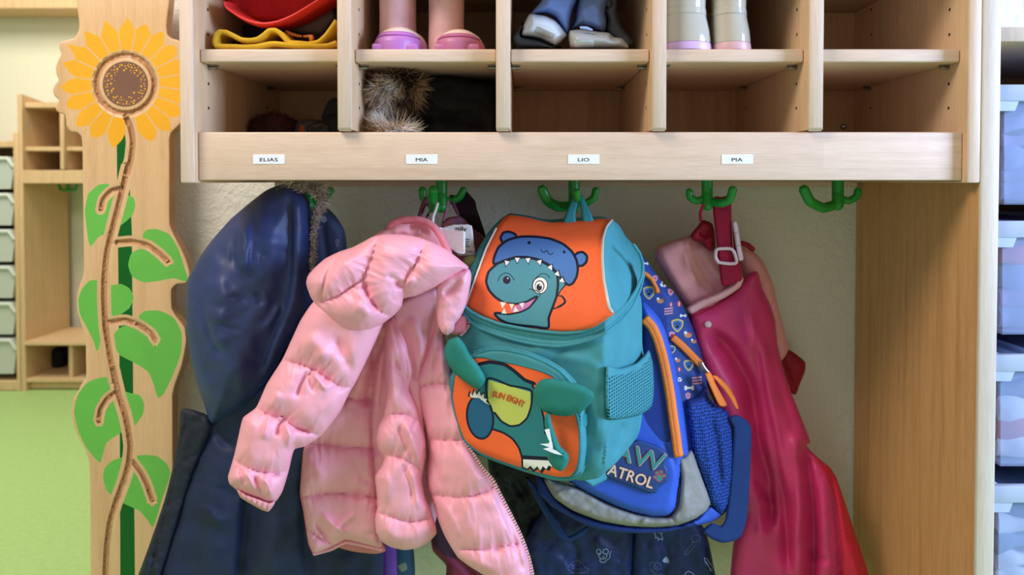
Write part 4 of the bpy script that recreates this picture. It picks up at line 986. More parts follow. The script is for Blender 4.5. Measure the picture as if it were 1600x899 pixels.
# zip teeth down the free edge
zl = spline(P('725,689 739,711 752,731 769,751 782,777 796,804 809,830 819,854 826,876 831,900 832,930'), False, 0.6); ds = np.r_[0, np.cumsum(np.linalg.norm(np.diff(zl, axis=0), axis=1))]
mb = MB(); zy = lambda x, y: pinkY(x, y) - 0.016
k = 0.0
while k < ds[-1]:
    i = int(np.searchsorted(ds, k)); i = min(i, len(zl) - 2); c = W(zl[i, 0] + 1.2, zl[i, 1], zy(zl[i, 0], zl[i, 1])); tdir = zl[i + 1] - zl[i]; tdir = tdir / np.linalg.norm(tdir)
    nrm = np.array([-tdir[1], 0, -tdir[0]]) * -1; tv = np.array([tdir[0], 0, -tdir[1]])
    a, b_, h_ = 0.0026, 0.0012, 0.0016; nv = np.array([0, 1, 0])
    vs = [c + sx * a * nrm + sy * b_ * tv + sz * h_ * nv for sx in (-1, 1) for sy in (-1, 1) for sz in (-1, 1)]
    mb.add(vs, [[0, 1, 3, 2], [4, 6, 7, 5], [0, 4, 5, 1], [2, 3, 7, 6], [0, 2, 6, 4], [1, 5, 7, 3]]); k += 4.6
mb.build('zip_teeth', plastic('zip_pink', (238, 190, 196), 0.4), pj, smooth=False)
pxtube('zip_tape', P('722,689 736,711 749,731 766,751 779,777 793,804 806,830 816,854 823,876 827,900 828,930'), lambda x, y: pinkY(x, y) - 0.014, 0.0035, M['pink_lining'], pj, 8, 0.4)
# sleeve
slO = P('492,470 470,500 455,532 441,562 417,600 400,637 380,653 373,680 366,711 359,735 356,746 359,757 370,766 385,774 402,780 420,786 431,784 441,769 451,737 460,703 476,698 502,681 532,643 546,614 558,594 572,565 586,535 600,500 590,470 540,455')
relief('sleeve', slO, lambda x, y: 0.045 + 0.0 * x, [M['pink']], pj, T=0.036, R=34, B=0.03, step=2.6,
       puff=[([P('446,565 470,570 487,577 513,592 533,606 548,606'), P('398,637 412,645 422,650 441,651 452,662 466,670 500,682'), P('362,716 381,729 404,737 430,741 452,736')], 36, 0.018, 0.0036)],
       folds=[(P('482,578 470,600 462,625'), 5, -0.0081, .25), (P('487,578 500,596 512,612'), 5, 0.0081, .25), (P('484,575 486,600 494,618'), 4, -0.0054, .3), (P('442,652 436,668 434,685'), 5, -0.0081, .25), (P('445,655 452,680 450,705'), 5, 0.0081, .25), (P('420,650 416,670 412,690'), 6, 0.0054, .3),
              (P('455,668 475,672 490,668'), 4, -0.0067, .3), (P('382,735 392,752 400,772'), 4, 0.0067, .25), (P('395,742 404,757 410,776'), 3, -0.0067, .25), (P('410,745 420,760 424,776'), 4, 0.0067, .25), (P('372,728 378,745 384,760'), 3, -0.0054, .25), (P('520,520 540,560 548,590'), 9, -0.0081, .3), (P('480,520 500,545 505,570'), 12, 0.0067, .3), (P('436,610 430,625 420,640'), 7, 0.0054, .3)],
       nz=[(28, 0.0022, 31)])
relief('cuff', P('370,764 385,772 404,779 420,785 430,783 427,791 419,800 408,797 392,788 376,778'), 0.04, [M['pink_lining']], pj, T=0.014, R=5, B=0.012, step=2.2, folds=[(P(f'{378+k*8},{765+k*4} {376+k*8},{780+k*4}'), 1.6, -0.003, .2) for k in range(6)])
# hood: lining behind, roll in front, collar flap with snap
relief('hood_lining', P('395,152 440,118 480,100 500,85 560,70 610,68 655,80 692,108 722,148 742,190 770,230 700,260 440,240', ZC), 0.085, [M['pink_lining']], pj, T=0.02, R=10, step=3,
       folds=[(P('560,110 600,100 640,120 660,150', ZC), 4, -0.008), (P('480,130 540,120 580,140', ZC), 5, 0.004), (P('640,120 610,140 600,160', ZC), 3, -0.005)])
pxtube('hood_rim', P('478,104 500,85 540,72 600,69 650,82 688,110 716,150 738,192 752,225', ZC), [0.075, .068, .06, .05, .045], 0.0055, M['pink_deep'], pj, 10)
relief('collar_flap', P('845,300 858,322 858,352 846,420 830,480 806,530 782,560 777,590 745,612 722,600 702,560 694,500 696,440 700,380 740,330', ZC), 0.028, [M['pink'], plastic('snap', (222, 160, 160), 0.3)], pj, T=0.018, R=13, B=0.014, step=2.4,
       regions=[('exact', ell(702.5, 512.5, 7.0, n=20), 1)], folds=[(P('850,330 800,420 740,470 705,490', ZC), 9, 0.004, .2), (P('820,350 760,400 715,430', ZC), 5, -0.005, .25)], nz=[(12, 0.001, 8)])
mb = MB()
for i in range(9):
    a = P('852,545 845,572 828,595 812,610', ZC); l = spline(a, False, 0.5); q = l[int(i / 8 * (len(l) - 1))]; c = W(q[0], q[1], 0.045)
    mb.box(c[0] - 0.0022, c[0] + 0.0022, c[1] - 0.0015, c[1] + 0.0015, c[2] - 0.0012, c[2] + 0.0012, 0.0004, 1)
mb.build('collar_zip', plastic('zip_rose', (220, 160, 160), 0.4), pj)
relief('collar_inner', P('770,560 800,520 835,510 848,540 835,590 808,608 770,605', ZC), 0.05, [M['pink_deep']], pj, T=0.008, R=6, step=2.5)
hoodO = P('85,370 92,335 125,295 175,252 240,220 300,200 350,175 395,150 440,140 500,139 560,143 620,155 690,183 750,215 810,262 848,297 820,310 780,335 720,375 650,408 590,430 541,440 533,475 500,515 440,560 390,590 340,603 290,597 230,570 180,530 140,485 105,430', ZC)
relief('hood', hoodO, 0.03, [M['pink']], pj, T=0.05, R=40, B=0.04, step=2.6,
       puff=[([P('440,135 420,170 390,260 356,340 360,400 400,460 440,508 485,522', ZC), P('645,160 625,215 600,275 560,330 545,380 540,440', ZC), P('158,455 230,430 290,390 354,348', ZC)], 36, 0.017, 0.0032)],
       folds=[(P('250,215 200,290 168,370 158,440 185,485', ZC), 3, -0.0061, .1), (P('360,350 380,440 430,500', ZC), 4, -0.0076, .2), (P('400,460 360,440 330,400', ZC), 7, 0.0061, .3), (P('545,380 520,380 500,360', ZC), 5, -0.0076, .25), (P('535,400 510,420 500,450', ZC), 5, 0.0061, .3), (P('545,385 570,360 600,340', ZC), 5, 0.0061, .3),
              (P('300,470 350,480 400,540', ZC), 9, 0.0061, .3), (P('230,290 300,250 350,240', ZC), 7, 0.0046, .3), (P('450,330 500,350 530,390', ZC), 5, -0.0046, .3), (P('700,210 740,260 790,300', ZC), 12, -0.0046, .3)],
       nz=[(30, 0.0016, 41)])
# ---- dinosaur backpack on the third hook
TEAL = (68, 146, 156)
M['teal'] = fabric('teal_canvas', TEAL, 0.7, grain=900, gs=0.3, var=0.05, weave=0.25, wscale=330, wr=0.08)
M['teal_trim'] = fabric('teal_trim', (44, 132, 140), 0.7, grain=900, gs=0.3); M['teal_green'] = fabric('teal_felt', (36, 128, 120), 0.75, grain=900, gs=0.3, weave=0.3, wscale=300)
M['orange'] = fabric('orange_print', (252, 108, 56), 0.6, grain=900, gs=0.2, var=0.03, weave=0.2, wscale=330); M['ink'] = fabric('ink_navy', (18, 26, 48), 0.65, gs=0.15, var=0.02)
M['hat_blue'] = fabric('hat_blue', (76, 122, 188), 0.65, gs=0.2, weave=0.2, var=0.02); M['dino'] = fabric('dino_teal', (78, 148, 166), 0.65, gs=0.2, weave=0.2, var=0.02)
M['lime'] = fabric('lime_print', (196, 208, 104), 0.65, gs=0.2, var=0.02); M['tongue'] = fabric('tongue_violet', (206, 130, 190), 0.65); M['deep_blue'] = fabric('deep_blue', (34, 98, 140), 0.65, gs=0.2, var=0.02)
M['silver'] = plastic('silver_piping', (190, 186, 172), 0.35); M['text_red'] = fabric('text_red', (226, 86, 44), 0.6, gs=0)
M['belly_dark'] = fabric('body_teal_print', (44, 126, 134), 0.65, gs=0.2, weave=0.2, var=0.02)
def bagY(x, y):
    x = np.asarray(x, float); y = np.asarray(y, float)
    edge = 946 + 0 * y
    a = 0.075 - (x - 705) / 240.0 * 0.10; b = -0.025 + np.maximum(0, x - edge) / 74.0 * 0.19
    s = 0.028; m = np.maximum(a, b); return m + s * np.log(np.exp((a - m) / s) + np.exp((b - m) / s)) - 0.004
bk = thing('dinosaur_backpack', 'teal and orange kindergarten backpack with a cartoon dinosaur wearing a blue hat', 'backpack', tuple(W(870, 560, 0.07)))
def bodyY(x, y):
    lim = np.interp(x, [725, 760, 830, 900, 950, 975, 1003], [492, 508, 528, 522, 500, 470, 410])
    return np.minimum(bagY(x, y) + 0.16 * sst((lim - y) / 40.0), 0.2)
relief('body', P('800,470 870,470 940,462 980,455 1000,462 1003,480 1004,540 1012,590 1023,615 1025,634 1013,662 989,692 964,722 935,747 905,751 860,738 790,708 745,690 718,655 704,605 708,560 722,505 750,450'), bodyY, [M['teal']], bk, T=0.014, R=14, wallY=0.21, step=4,
       folds=[(P('947,515 948,600 946,680 940,735'), 2.0, -0.003, 0.05), (P('975,655 968,690 955,712'), 7, -0.014, .3), (P('990,655 985,680 970,700'), 5, 0.005, .3), (P('730,540 800,545 880,560 940,570'), 8, 0.003, .2), (P('940,560 930,620 935,700'), 7, 0.004, .3)], nz=[(30, 0.003, 5)])
# lid
lidT = lambda y: np.clip((y - 336) / 180.0, 0, 1)
pipx = spline(P('828,72 802,105 786,160 783,250 790,350 805,430 815,480 828,502', ZE), False, 2)
def lidY(x, y):
    x = np.asarray(x, float); y = np.asarray(y, float); t = lidT(y)
    f = 0.075 - (np.minimum(x, 950) - 705) / 240.0 * 0.10 - 0.012
    Y = 0.15 - (0.15 - f) * np.sin(t * math.pi / 2) ** 0.75
    px_ = np.interp(y, pipx[:, 1], pipx[:, 0]); r = np.maximum(0, x - px_ - 2) / 58.0
    return np.minimum(Y + 0.16 * r ** 1.1, 0.2)
hatp = P('275,277 278,240 298,198 340,166 400,150 470,150 540,160 600,185 640,220 662,260 668,300 662,338 645,368 627,377 602,362 572,322 530,281 480,256 430,246 380,246 330,260', ZE)
head = P('290,277 330,262 380,248 430,248 480,258 530,284 570,324 575,372 568,430 550,482 532,530 529,577 470,572 400,566 340,556 300,536 279,509 340,512 400,501 440,480 478,431 430,455 380,466 320,458 280,432 252,400 239,360 250,315', ZE)
def tri(x, y, w, h_, a=0):
    a = math.radians(a); c, s = math.cos(a), math.sin(a)
    q = [(-w / 2, 0), (w / 2, 0), (0.0, h_)]
    return np.array([(x + c * u - s * v, y + s * u + c * v) for u, v in q]) / ZE[2] + np.array(ZE[:2])
eE = lambda cx, cy, rx, ry=None, n=20, rot=0: ell(cx / ZE[2] + ZE[0], cy / ZE[2] + ZE[1], rx / ZE[2], (ry or rx) / ZE[2], n, rot)
SW = 4.0
sh_ = lambda l, z=ZE: P(l, z)
regs = [('poly', P('828,72 802,105 786,160 783,250 790,350 805,430 815,480 828,502 870,520 1000,480 1010,200 880,60', ZE), 1),
        ('stroke', sh_('575,432 592,430 608,455 585,475 548,487'), 2, SW), ('poly', sh_('572,432 590,432 603,455 583,470 555,483'), 0),
        ('stroke', sh_('612,372 585,400 572,425'), 2, SW), ('poly', sh_('575,345 610,368 590,395 572,418'), 4),
        ('poly', sh_('318,180 306,155 320,131 346,128 372,137 380,152 345,175'), 3), ('stroke', sh_('318,182 306,155 320,131 346,127 374,138 382,154'), 2, SW),
        ('poly', sh_('655,240 667,226 690,222 710,240 708,268 690,285 664,287'), 3), ('stroke', sh_('652,238 667,226 690,222 710,240 708,268 690,285 664,288'), 2, SW),
        ('poly', head, 4), ('ring', head, 2, SW),
        # open mouth
        ('poly', sh_('312,456 380,466 430,455 476,433 440,480 400,500 345,511 318,508'), 0), ('poly', sh_('350,500 385,470 430,456 474,435 440,478 400,499'), 6),
        ('stroke', sh_('310,455 380,467 430,456 478,431'), 2, 1.6), ('stroke', sh_('279,510 345,512 400,501 440,480 478,431'), 2, 1.6),
        ('flat', tri(318, 457, 28, 30, 8), 5), ('flat', tri(358, 465, 22, 26), 5), ('flat', tri(405, 461, 24, 26, -10), 5), ('flat', tri(322, 510, 24, -26, 5), 5), ('flat', tri(378, 502, 28, -26, -8), 5),
        # eyes
        ('exact', eE(335, 353, 18, 19), 2), ('exact', eE(340, 345, 3.5, 3.5, 8), 5), ('stroke', sh_('293,358 305,333 330,320 352,328 372,355'), 2, 1.3),
        ('exact', eE(490, 378, 37, 41, 24, 0.2), 2), ('exact', eE(491, 378, 33, 37, 24, 0.2), 5), ('exact', eE(489, 381, 23, 27, 20), 2), ('exact', eE(488, 382, 19, 23, 20), 5), ('exact', eE(487, 387, 13, 16, 16), 2), ('exact', eE(492, 378, 4, 4, 8), 5),
        ('stroke', sh_('440,395 465,400 490,413 490,432'), 2, 1.3), ('stroke', sh_('470,345 495,325 520,325 538,345'), 2, 1.3),
        ('poly', hatp, 3), ('ring', hatp, 2, SW)]
for x, y, a in ((337, 266, 14), (385, 251, 4), (434, 253, -4), (487, 263, -14), (536, 289, -28), (567, 320, -40), (588, 352, -48)):
    regs += [('flat', tri(x, y - 6, 34, 36, a), 2), ('flat', tri(x, y - 2, 24, 24, a), 5)]
regs += [('exact', eE(440, 178, 8, 8, 12), 2), ('exact', eE(604, 222, 7, 7, 12), 2), ('stroke', sh_('495,208 500,220 512,223 522,213 530,228 542,234 553,225'), 2, 1.4)]
lidO = P('345,48 400,54 450,64 500,77 545,84 600,79 700,72 780,66 830,72 862,98 892,148 930,190 958,232 970,280 967,330 938,400 898,458 848,505 825,522 750,571 680,592 600,600 500,592 400,577 300,557 220,527 170,502 142,476 168,400 200,310 240,200 285,110 318,66', ZE)
relief('lid', lidO, lidY, [M['orange'], M['teal'], M['ink'], M['hat_blue'], M['dino'], M['white'], M['tongue']], bk, T=0.006, R=7, wallY=0.205, step=4, regions=regs, backmat=1)
pxtube('piping', pipx, lambda x, y: lidY(x, y) - 0.006, 0.0021, M['silver'], bk)
pxtube('piping', P('285,112 240,202 200,312 168,402 145,470', ZE), lambda x, y: lidY(x, y) - 0.004, 0.0018, M['silver'], bk)
# gusset of the lid with its zip
bandO = np.concatenate([P('128,492 142,474 170,500 220,526 300,556 400,576 500,591 600,599 680,591 750,570 826,520 850,504 900,456 938,400 966,330 968,255', ZE), P('978,262 980,330 962,405 922,490 866,556 806,600 742,632 660,656 580,669 480,662 380,642 280,612 200,582 150,545', ZE)])
def bandY(x, y): return np.minimum(bagY(x, np.asarray(y)) - 0.014 + 0.0 * np.asarray(y), 0.19)
relief('lid_gusset', bandO, bandY, [M['teal'], M['teal_trim']], bk, T=0.006, R=5, B=0.02, step=3, mode='spline', regions=[('stroke', P('140,520 210,556 300,588 400,612 500,630 600,636 680,624 760,598 830,558 890,500 935,430 965,350', ZE), 1, 2.0)],
       folds=[(P('140,520 210,556 300,588 400,612 500,630 600,636 680,624 760,598 830,558 890,500 935,430 965,350', ZE), 2.2, -0.003, 0)])
pxtube('lid_piping', P('140,478 170,503 220,529 300,559 400,579 500,594 600,602 680,594 750,573 826,524 850,507 900,460 940,403 969,332 971,275 958,230 930,188', ZE), lambda x, y: np.minimum(bandY(x, y) - 0.007, 0.17), 0.0024, M['teal'], bk)
pxtube('lid_piping', P('135,505 165,545 210,578 290,608 380,636 480,656 580,663 660,650 740,626 802,595 862,550 918,485 958,402 976,330', ZE), lambda x, y: np.minimum(bandY(x, y) - 0.005, 0.18), 0.0024, M['teal'], bk)
relief('lid_side', P('318,62 285,108 240,198 200,308 168,398 142,470 128,492 140,420 165,290 205,200 240,140 270,105', ZE), lambda x, y: lidY(x, y) + 0.012, [M['teal']], bk, T=0.006, R=5, wallY=0.2, step=3)
# front pocket
pockO = P('80,185 62,210 66,300 88,420 128,520 200,572 300,612 430,656 560,693 640,693 692,664 720,600 730,480 724,380 704,300 664,225 602,165 532,122 430,82 330,60 260,60 190,84 120,125', ZF)
printO = P('90,195 80,300 105,412 140,502 212,562 320,606 430,641 560,674 628,674 660,640 673,560 672,460 655,380 612,275 545,206 480,178 380,150 300,134 215,117 150,130', ZF)
def pockY(x, y): return bagY(np.minimum(x, 925), y) - 0.004 + np.maximum(0, np.asarray(x) - 908) / 18.0 * 0.035
bodyp = P('210,150 250,140 320,150 380,190 430,225 455,245 500,360 520,430 535,520 545,590 410,590 390,530 360,490 310,470 270,455 200,480 165,420 150,340 180,290 205,250', ZF)
regs = [('poly', printO, 1), ('poly', bodyp, 7), ('stroke', P('205,148 255,138 325,150 370,180 420,222 462,238', ZF), 2, 5.5), ('stroke', P('455,245 490,330 508,400 515,470', ZF), 2, 3.2),
        ('stroke', P('268,452 320,470 362,498 392,540 408,590', ZF), 2, 3.2),
        ('flat', P('250,222 445,278 448,345 430,400 395,430 350,438 310,415 275,375 245,330', ZF), 3), ('stroke', P('278,375 310,415 352,438 395,432 430,400 449,345 450,272 350,248 246,216 244,330', ZF), 2, 3.2),
        ('exact', ell(680 + 210 / ZF[2], 520 + 397 / ZF[2], 66 / ZF[2], 106 / ZF[2], 36, -0.12), 2), ('exact', ell(680 + 210 / ZF[2], 520 + 397 / ZF[2], 56 / ZF[2], 96 / ZF[2], 36, -0.12), 4),
        ('flat', P('152,300 160,270 172,290 180,262 192,286 205,262 213,288 232,275 232,302 250,302 246,322 268,348 240,335 205,300 170,300', ZF), 2),
        ('flat', P('162,295 165,280 175,297 184,272 195,294 206,273 214,297 228,286 228,308 242,310 238,324 258,340 236,330 205,306 172,305', ZF), 5),
        ('flat', P('402,574 560,584 572,640 545,630 535,650 515,640 500,662 480,640 462,655 445,638 428,650 404,632', ZF), 2),
        ('flat', P('412,594 540,600 548,630 532,622 520,640 504,626 492,648 478,626 462,642 446,624 430,638 412,628', ZF), 5)]
po, psurf = relief('front_pocket', pockO, pockY, [M['teal'], M['orange'], M['ink'], M['lime'], M['deep_blue'], M['white'], M['text_red'], M['belly_dark']], bk, T=0.03, R=14, wallY=0.1, step=3.4, regions=regs)
lettering('SUN EIGHT', 680 + 343 / ZF[2], 520 + 306 / ZF[2], 52, 9.5, 19, psurf, M['text_red'], po, bend=2.0, bold=0.25, off=0.0008)
pxtube('pocket_piping', P('95,190 80,300 103,414 140,506 212,566 320,610 430,645 560,679 632,679 665,643 678,560 677,460 660,378 616,270 548,201 480,173 380,146 300,130 215,113 150,126', ZF), lambda x, y: psurf(x, y), 0.0017, M['teal_trim'], bk, closed=True)
pxtube('pocket_piping', P('180,92 260,70 330,70 430,92 528,132 596,173 652,230 690,305 712,385 717,480 708,595 684,656 640,684', ZF), lambda x, y: psurf(x, y), 0.0018, M['teal'], bk)
pxtube('pocket_zip', P('195,100 260,84 330,86 430,108 520,146 585,186 640,245', ZF), lambda x, y: psurf(x, y), 0.0024, M['teal_trim'], bk, 8, 0.5)
relief('zip_end', P('685,390 715,375 722,430 705,450 692,440', ZF), lambda x, y: pockY(x, y) - 0.026, [M['teal_trim']], bk, T=0.004, R=3, step=2)
# arms
for pts, pv in (('45,70 65,32 105,20 137,52 162,100 200,150 230,198 234,225 216,255 190,264 150,240 100,200 60,152 43,110', 0), ('460,270 490,225 530,214 600,223 680,243 735,273 744,300 720,340 680,375 620,393 550,386 500,366 470,322', 1)):
    q = P(pts, ZF); c = q.mean(0); stq = c + (q - c) * 0.88
    fa, sf = relief('arm_flap', q, (lambda x, y: bagY(np.minimum(x, 935), y) - 0.052 + 0.0 * x), [M['teal_green'], M['teal_trim']], bk, T=0.010, R=16, B=0.006, step=3, folds=[(np.vstack([stq, stq[:1]]), 1.4, -0.0012, 0)])
# zip puller: a stuffed tail with white fringe
tl_, ts = relief('tail_puller', P('515,385 535,380 545,420 560,470 585,530 620,565 628,590 612,630 590,650 560,640 530,600 520,560 522,480 512,430', ZF), lambda x, y: bagY(x, y) - 0.058, [M['teal_green']], bk, T=0.013, R=9, B=0.008, step=2.2, folds=[(P('585,575 600,570 622,580', ZF), 2, -0.003, 0)])
mb = MB()
for pts in ('512,455 535,450 545,505 548,530 530,500', '490,522 530,520 548,530 550,545 520,532', '505,545 535,538 570,555 598,575 560,568', '530,515 548,512 552,545 540,540'):
    q = P(pts, ZF); n = len(q); yy = ts(q[:, 0], q[:, 1]).min() - 0.004
    a = W(q[:, 0], q[:, 1], yy); b_ = W(q[:, 0], q[:, 1], yy + 0.0015)
    mb.add(np.concatenate([a, b_]), [list(range(n))[::-1], list(range(n, 2 * n))] + [[i, (i + 1) % n, (i + 1) % n + n, i + n] for i in range(n)])
mb.build('fringe', M['white'], tl_, smooth=False)
# mesh side pocket
m, nt, b = base_mat('teal_mesh', (60, 150, 160), 0.7, 0.2); v = coords(nt, (1, 1, 1))
sx = nt.nodes.new('ShaderNodeSeparateXYZ'); nt.links.new(v, sx.inputs[0])
vo = nt.nodes.new('ShaderNodeTexVoronoi'); vo.inputs['Randomness'].default_value = 0.12; vo.inputs['Scale'].default_value = 1
mp = nt.nodes.new('ShaderNodeMapping'); mp.inputs['Scale'].default_value = (150, 60, 205); nt.links.new(v, mp.inputs['Vector'])
cb = nt.nodes.new('ShaderNodeCombineXYZ'); s2_ = nt.nodes.new('ShaderNodeSeparateXYZ'); nt.links.new(mp.outputs[0], s2_.inputs[0])
ad = nt.nodes.new('ShaderNodeMath'); ad.operation = 'ADD'; nt.links.new(s2_.outputs[0], ad.inputs[0]); nt.links.new(s2_.outputs[1], ad.inputs[1])
nt.links.new(ad.outputs[0], cb.inputs[0]); nt.links.new(s2_.outputs[2], cb.inputs[1]); nt.links.new(cb.outputs[0], vo.inputs['Vector']); vo.voronoi_dimensions = '2D'
nt.links.new(ramp(nt, vo.outputs['Distance'], [(0.25, lin((16, 60, 72))), (0.36, lin((68, 146, 156)))]), b.inputs['Base Color'])
M['teal_mesh'] = m
mpO = P('803,760 860,766 940,742 985,700 1000,680 1018,740 1028,810 1034,860 1034,930 1010,955 960,985 900,1000 810,1002', ZE)
sp, ss = relief('side_pocket', mpO, lambda x, y: bagY(x, y) - 0.020 - 0.02 * np.clip((np.asarray(x) - 960) / 60, 0, 1), [M['teal_mesh'], M['teal']], bk, T=0.012, R=8, B=0.018, step=3, regions=[('poly', P('795,745 860,752 940,728 1005,665 1012,700 960,765 900,790 860,798 800,798', ZE), 1)])
# webbing at the lower corner, loop at the top
relief('webbing', P('690,688 740,724 800,692 870,632 935,542 926,520 850,590 785,642 722,672', ZF), lambda x, y: 0.03 + (np.asarray(x) - 905) / 90.0 * 0.12, [M['teal']], bk, T=0.004, R=3, B=0.004, step=2.5, mode='flat')
relief('hanging_loop', P('880,350 884,334 895,308 903,303 904,314 899,335 899,352'), lambda x, y: 0.12 + (350 - np.asarray(y)) / 48 * 0.01, [M['teal_trim']], bk, T=0.003, R=3, step=2)
relief('hanging_loop', P('904,303 911,306 916,318 927,345 912,350 908,330'), lambda x, y: 0.12 + (350 - np.asarray(y)) / 48 * 0.01, [M['teal_trim']], bk, T=0.003, R=3, step=2)

# ---- blue backpack behind it
M['royal'] = fabric('royal_blue', (54, 94, 200), 0.55, grain=700, gs=0.15, var=0.06, wr=0.25, wrs=26); M['bag_navy'] = fabric('bag_navy', (28, 54, 130), 0.7, grain=700, gs=0.25, wr=0.15); M['bag_grey'] = fabric('bag_grey', (152, 150, 146), 0.6, grain=700, gs=0.2, wr=0.3, wrs=26)
M['zip_orange'] = fabric('zip_orange', (248, 136, 58), 0.65, grain=700, gs=0.3, var=0.04); M['zip_groove'] = fabric('zip_groove', (214, 104, 40), 0.65); M['print_navy'] = fabric('print_navy', (42, 72, 150), 0.65, gs=0.2)
PR = [fabric('pr_yellow', (214, 186, 90), .7, gs=0), fabric('pr_blue', (62, 112, 192), .7, gs=0), fabric('pr_red', (206, 70, 66), .7, gs=0), M['white'], fabric('pr_pink', (212, 150, 170), .7, gs=0), fabric('pr_tan', (200, 140, 92), .7, gs=0), M['ink']]
bb = thing('blue_backpack', 'royal blue printed backpack with orange zips and grey base, hanging behind the dinosaur backpack', 'backpack', tuple(W(1030, 640, 0.2)))
def blueY(x, y):
    x = np.asarray(x, float); y = np.asarray(y, float)
    e = 1042 + (y - 500) * 0.10
    a = 0.17 - (y - 640) * 0.0001; return a + np.maximum(0, x - e) / 100.0 * 0.04 - 0.02 * sst((y - 520) / 200)
regs = []
def pr(kind, x, y, s=1.0):
    x, y = x / ZG[2] + ZG[0], y / ZG[2] + ZG[1]
    e = lambda dx, dy, rx, ry=None, m_=1, n=12: ('exact', ell(x + dx * s, y + dy * s, rx * s, (ry or rx) * s, n), m_)
    if kind == 'shield':
        q = np.array([(-9, -7), (0, -10), (9, -7), (8, 3), (0, 11), (-8, 3)]) * s + [x, y]
        return [('poly', q, 1), ('poly', (q - [x, y]) * .75 + [x, y], 2), e(0, 2, 3, 2.5, 7), e(-3.2, -2, 1.4, None, 7, 8), e(0, -3.5, 1.4, None, 7, 8), e(3.2, -2, 1.4, None, 7, 8)]
    if kind == 'ball': return [e(0, 0, 5.2, None, 4, 14), e(0, 0, 1.9, None, 7, 6), e(-3.4, -2, 1.2, None, 7, 6), e(3.2, -2, 1.2, None, 7, 6), e(0, 4, 1.2, None, 7, 6)]
    if kind == 'red': return [e(0, 0, 4.5, 6.5, 3, 14), e(0, 0, 1.2, 4.5, 4, 10)]
    if kind == 'bone':
        return [e(-6, -1.5, 2.4, None, 4, 8), e(-6, 2, 2.4, None, 4, 8), e(6, -1.5, 2.4, None, 4, 8), e(6, 2, 2.4, None, 4, 8), ('exact', np.array([(-6, -1.6), (6, -1.6), (6, 2), (-6, 2)]) * s + [x, y], 4)]
    if kind == 'pink': return [('poly', np.array([(-5, -4), (0, -6), (5, -4), (4, 3), (0, 7), (-4, 3)]) * s + [x, y], 5), e(0, 0, 2, None, 3, 8)]
    if kind == 'tan': return [e(0, 0, 6, 4, 6, 12), e(-4, -4, 2.5, None, 4, 8), e(4, -3, 2, None, 3, 8)]
    if kind == 'text': return [('exact', np.array([(-9, -4 + 5 * k), (8, -6 + 5 * k), (8, -3 + 5 * k), (-9, -1 + 5 * k)]) * s + [x, y], 5) for k in range(3)]
for kk in (('shield', 192, 232), ('ball', 260, 192), ('pink', 294, 228, .9), ('tan', 245, 272, .9), ('red', 333, 285, .8), ('text', 285, 315, .8), ('red', 295, 288, .6), ('shield', 325, 385), ('tan', 375, 432), ('shield', 378, 572, .85), ('text', 418, 640, .9), ('bone', 380, 678, .9),
           ('tan', 327, 550, .7), ('red', 334, 592, .6), ('pink', 222, 165, .8), ('pink', 300, 430, .9), ('bone', 352, 340, .6), ('tan', 402, 462, .7), ('pink', 375, 715, .8), ('bone', 175, 95, .6), ('ball', 335, 640, .7), ('shield', 300, 498, .6)): regs += pr(*kk)
relief('main_compartment', P('130,20 165,62 215,128 262,190 305,225 350,290 400,400 440,520 462,640 470,760 470,1000 300,1000 200,800 100,500 100,100', ZG), lambda x, y: blueY(x, y) + 0.012, [M['print_navy']] + PR, bb, T=0.03, R=16, B=0.05, step=3, regions=regs)
def zipband(name, line, w, Yfn, parent, off=0.004, groove=True):
    l = spline(P(*line), False, 3); a = offset_line(l, w / 2); b_ = offset_line(l, -w / 2); q = np.concatenate([a, b_[::-1]])
    return relief(name, q, Yfn, [M['zip_orange'], M['zip_groove']], parent, T=off, R=3, B=0.004, step=2.4, mode='flat', regions=[('stroke', l, 1, 1.6)] if groove else [])
bsurf = lambda x, y: blueY(x, y) - 0.02
zipband('orange_piping', ('150,135 180,148 205,172 225,210 235,235', ZG), 7, bsurf, bb, groove=False)
zipband('main_zip', ('300,440 345,478 395,528 440,575', ZG), 11.5, lambda x, y: blueY(x, y) - 0.022, bb)
# front pocket
royO = P('150,282 200,300 245,350 280,440 305,540 330,650 350,760 366,880 370,960 400,1010 384,1110 372,1180 352,1215 330,1228 280,1230 200,1212 100,1175 -10,1130 -60,1000 100,700 150,400', ZG)
relief('front_pocket', P('1000,470 1016,480 1032,500 1043,527 1052,560 1060,597 1067,634 1072,674 1076,706 1078,712 1066,720 1064,745 1060,770 1057,792 1046,806 1020,808 980,799 940,782 902,762 880,740 920,660 1000,560'), lambda x, y: blueY(x, y) - 0.028 , [M['royal'], M['bag_navy']], bb, T=0.022, R=14, B=0.02, step=3.4,
       regions=[('poly', P('1000,500 1022,530 1032,580 1042,640 1048,690 1034,690 1010,660 990,600'), 1)], folds=[(P('1036,690 1050,712 1060,745 1062,780'), 3, -0.004, .1)])  # navy region beside the zip puts dark shading into the pocket colour
zipband('pocket_zip', ('168,352 205,392 232,450 255,530 275,620 292,720 305,820 318,905 324,960 332,1003', ZG), 15.5, lambda x, y: blueY(x, y) - 0.051, bb, 0.005)
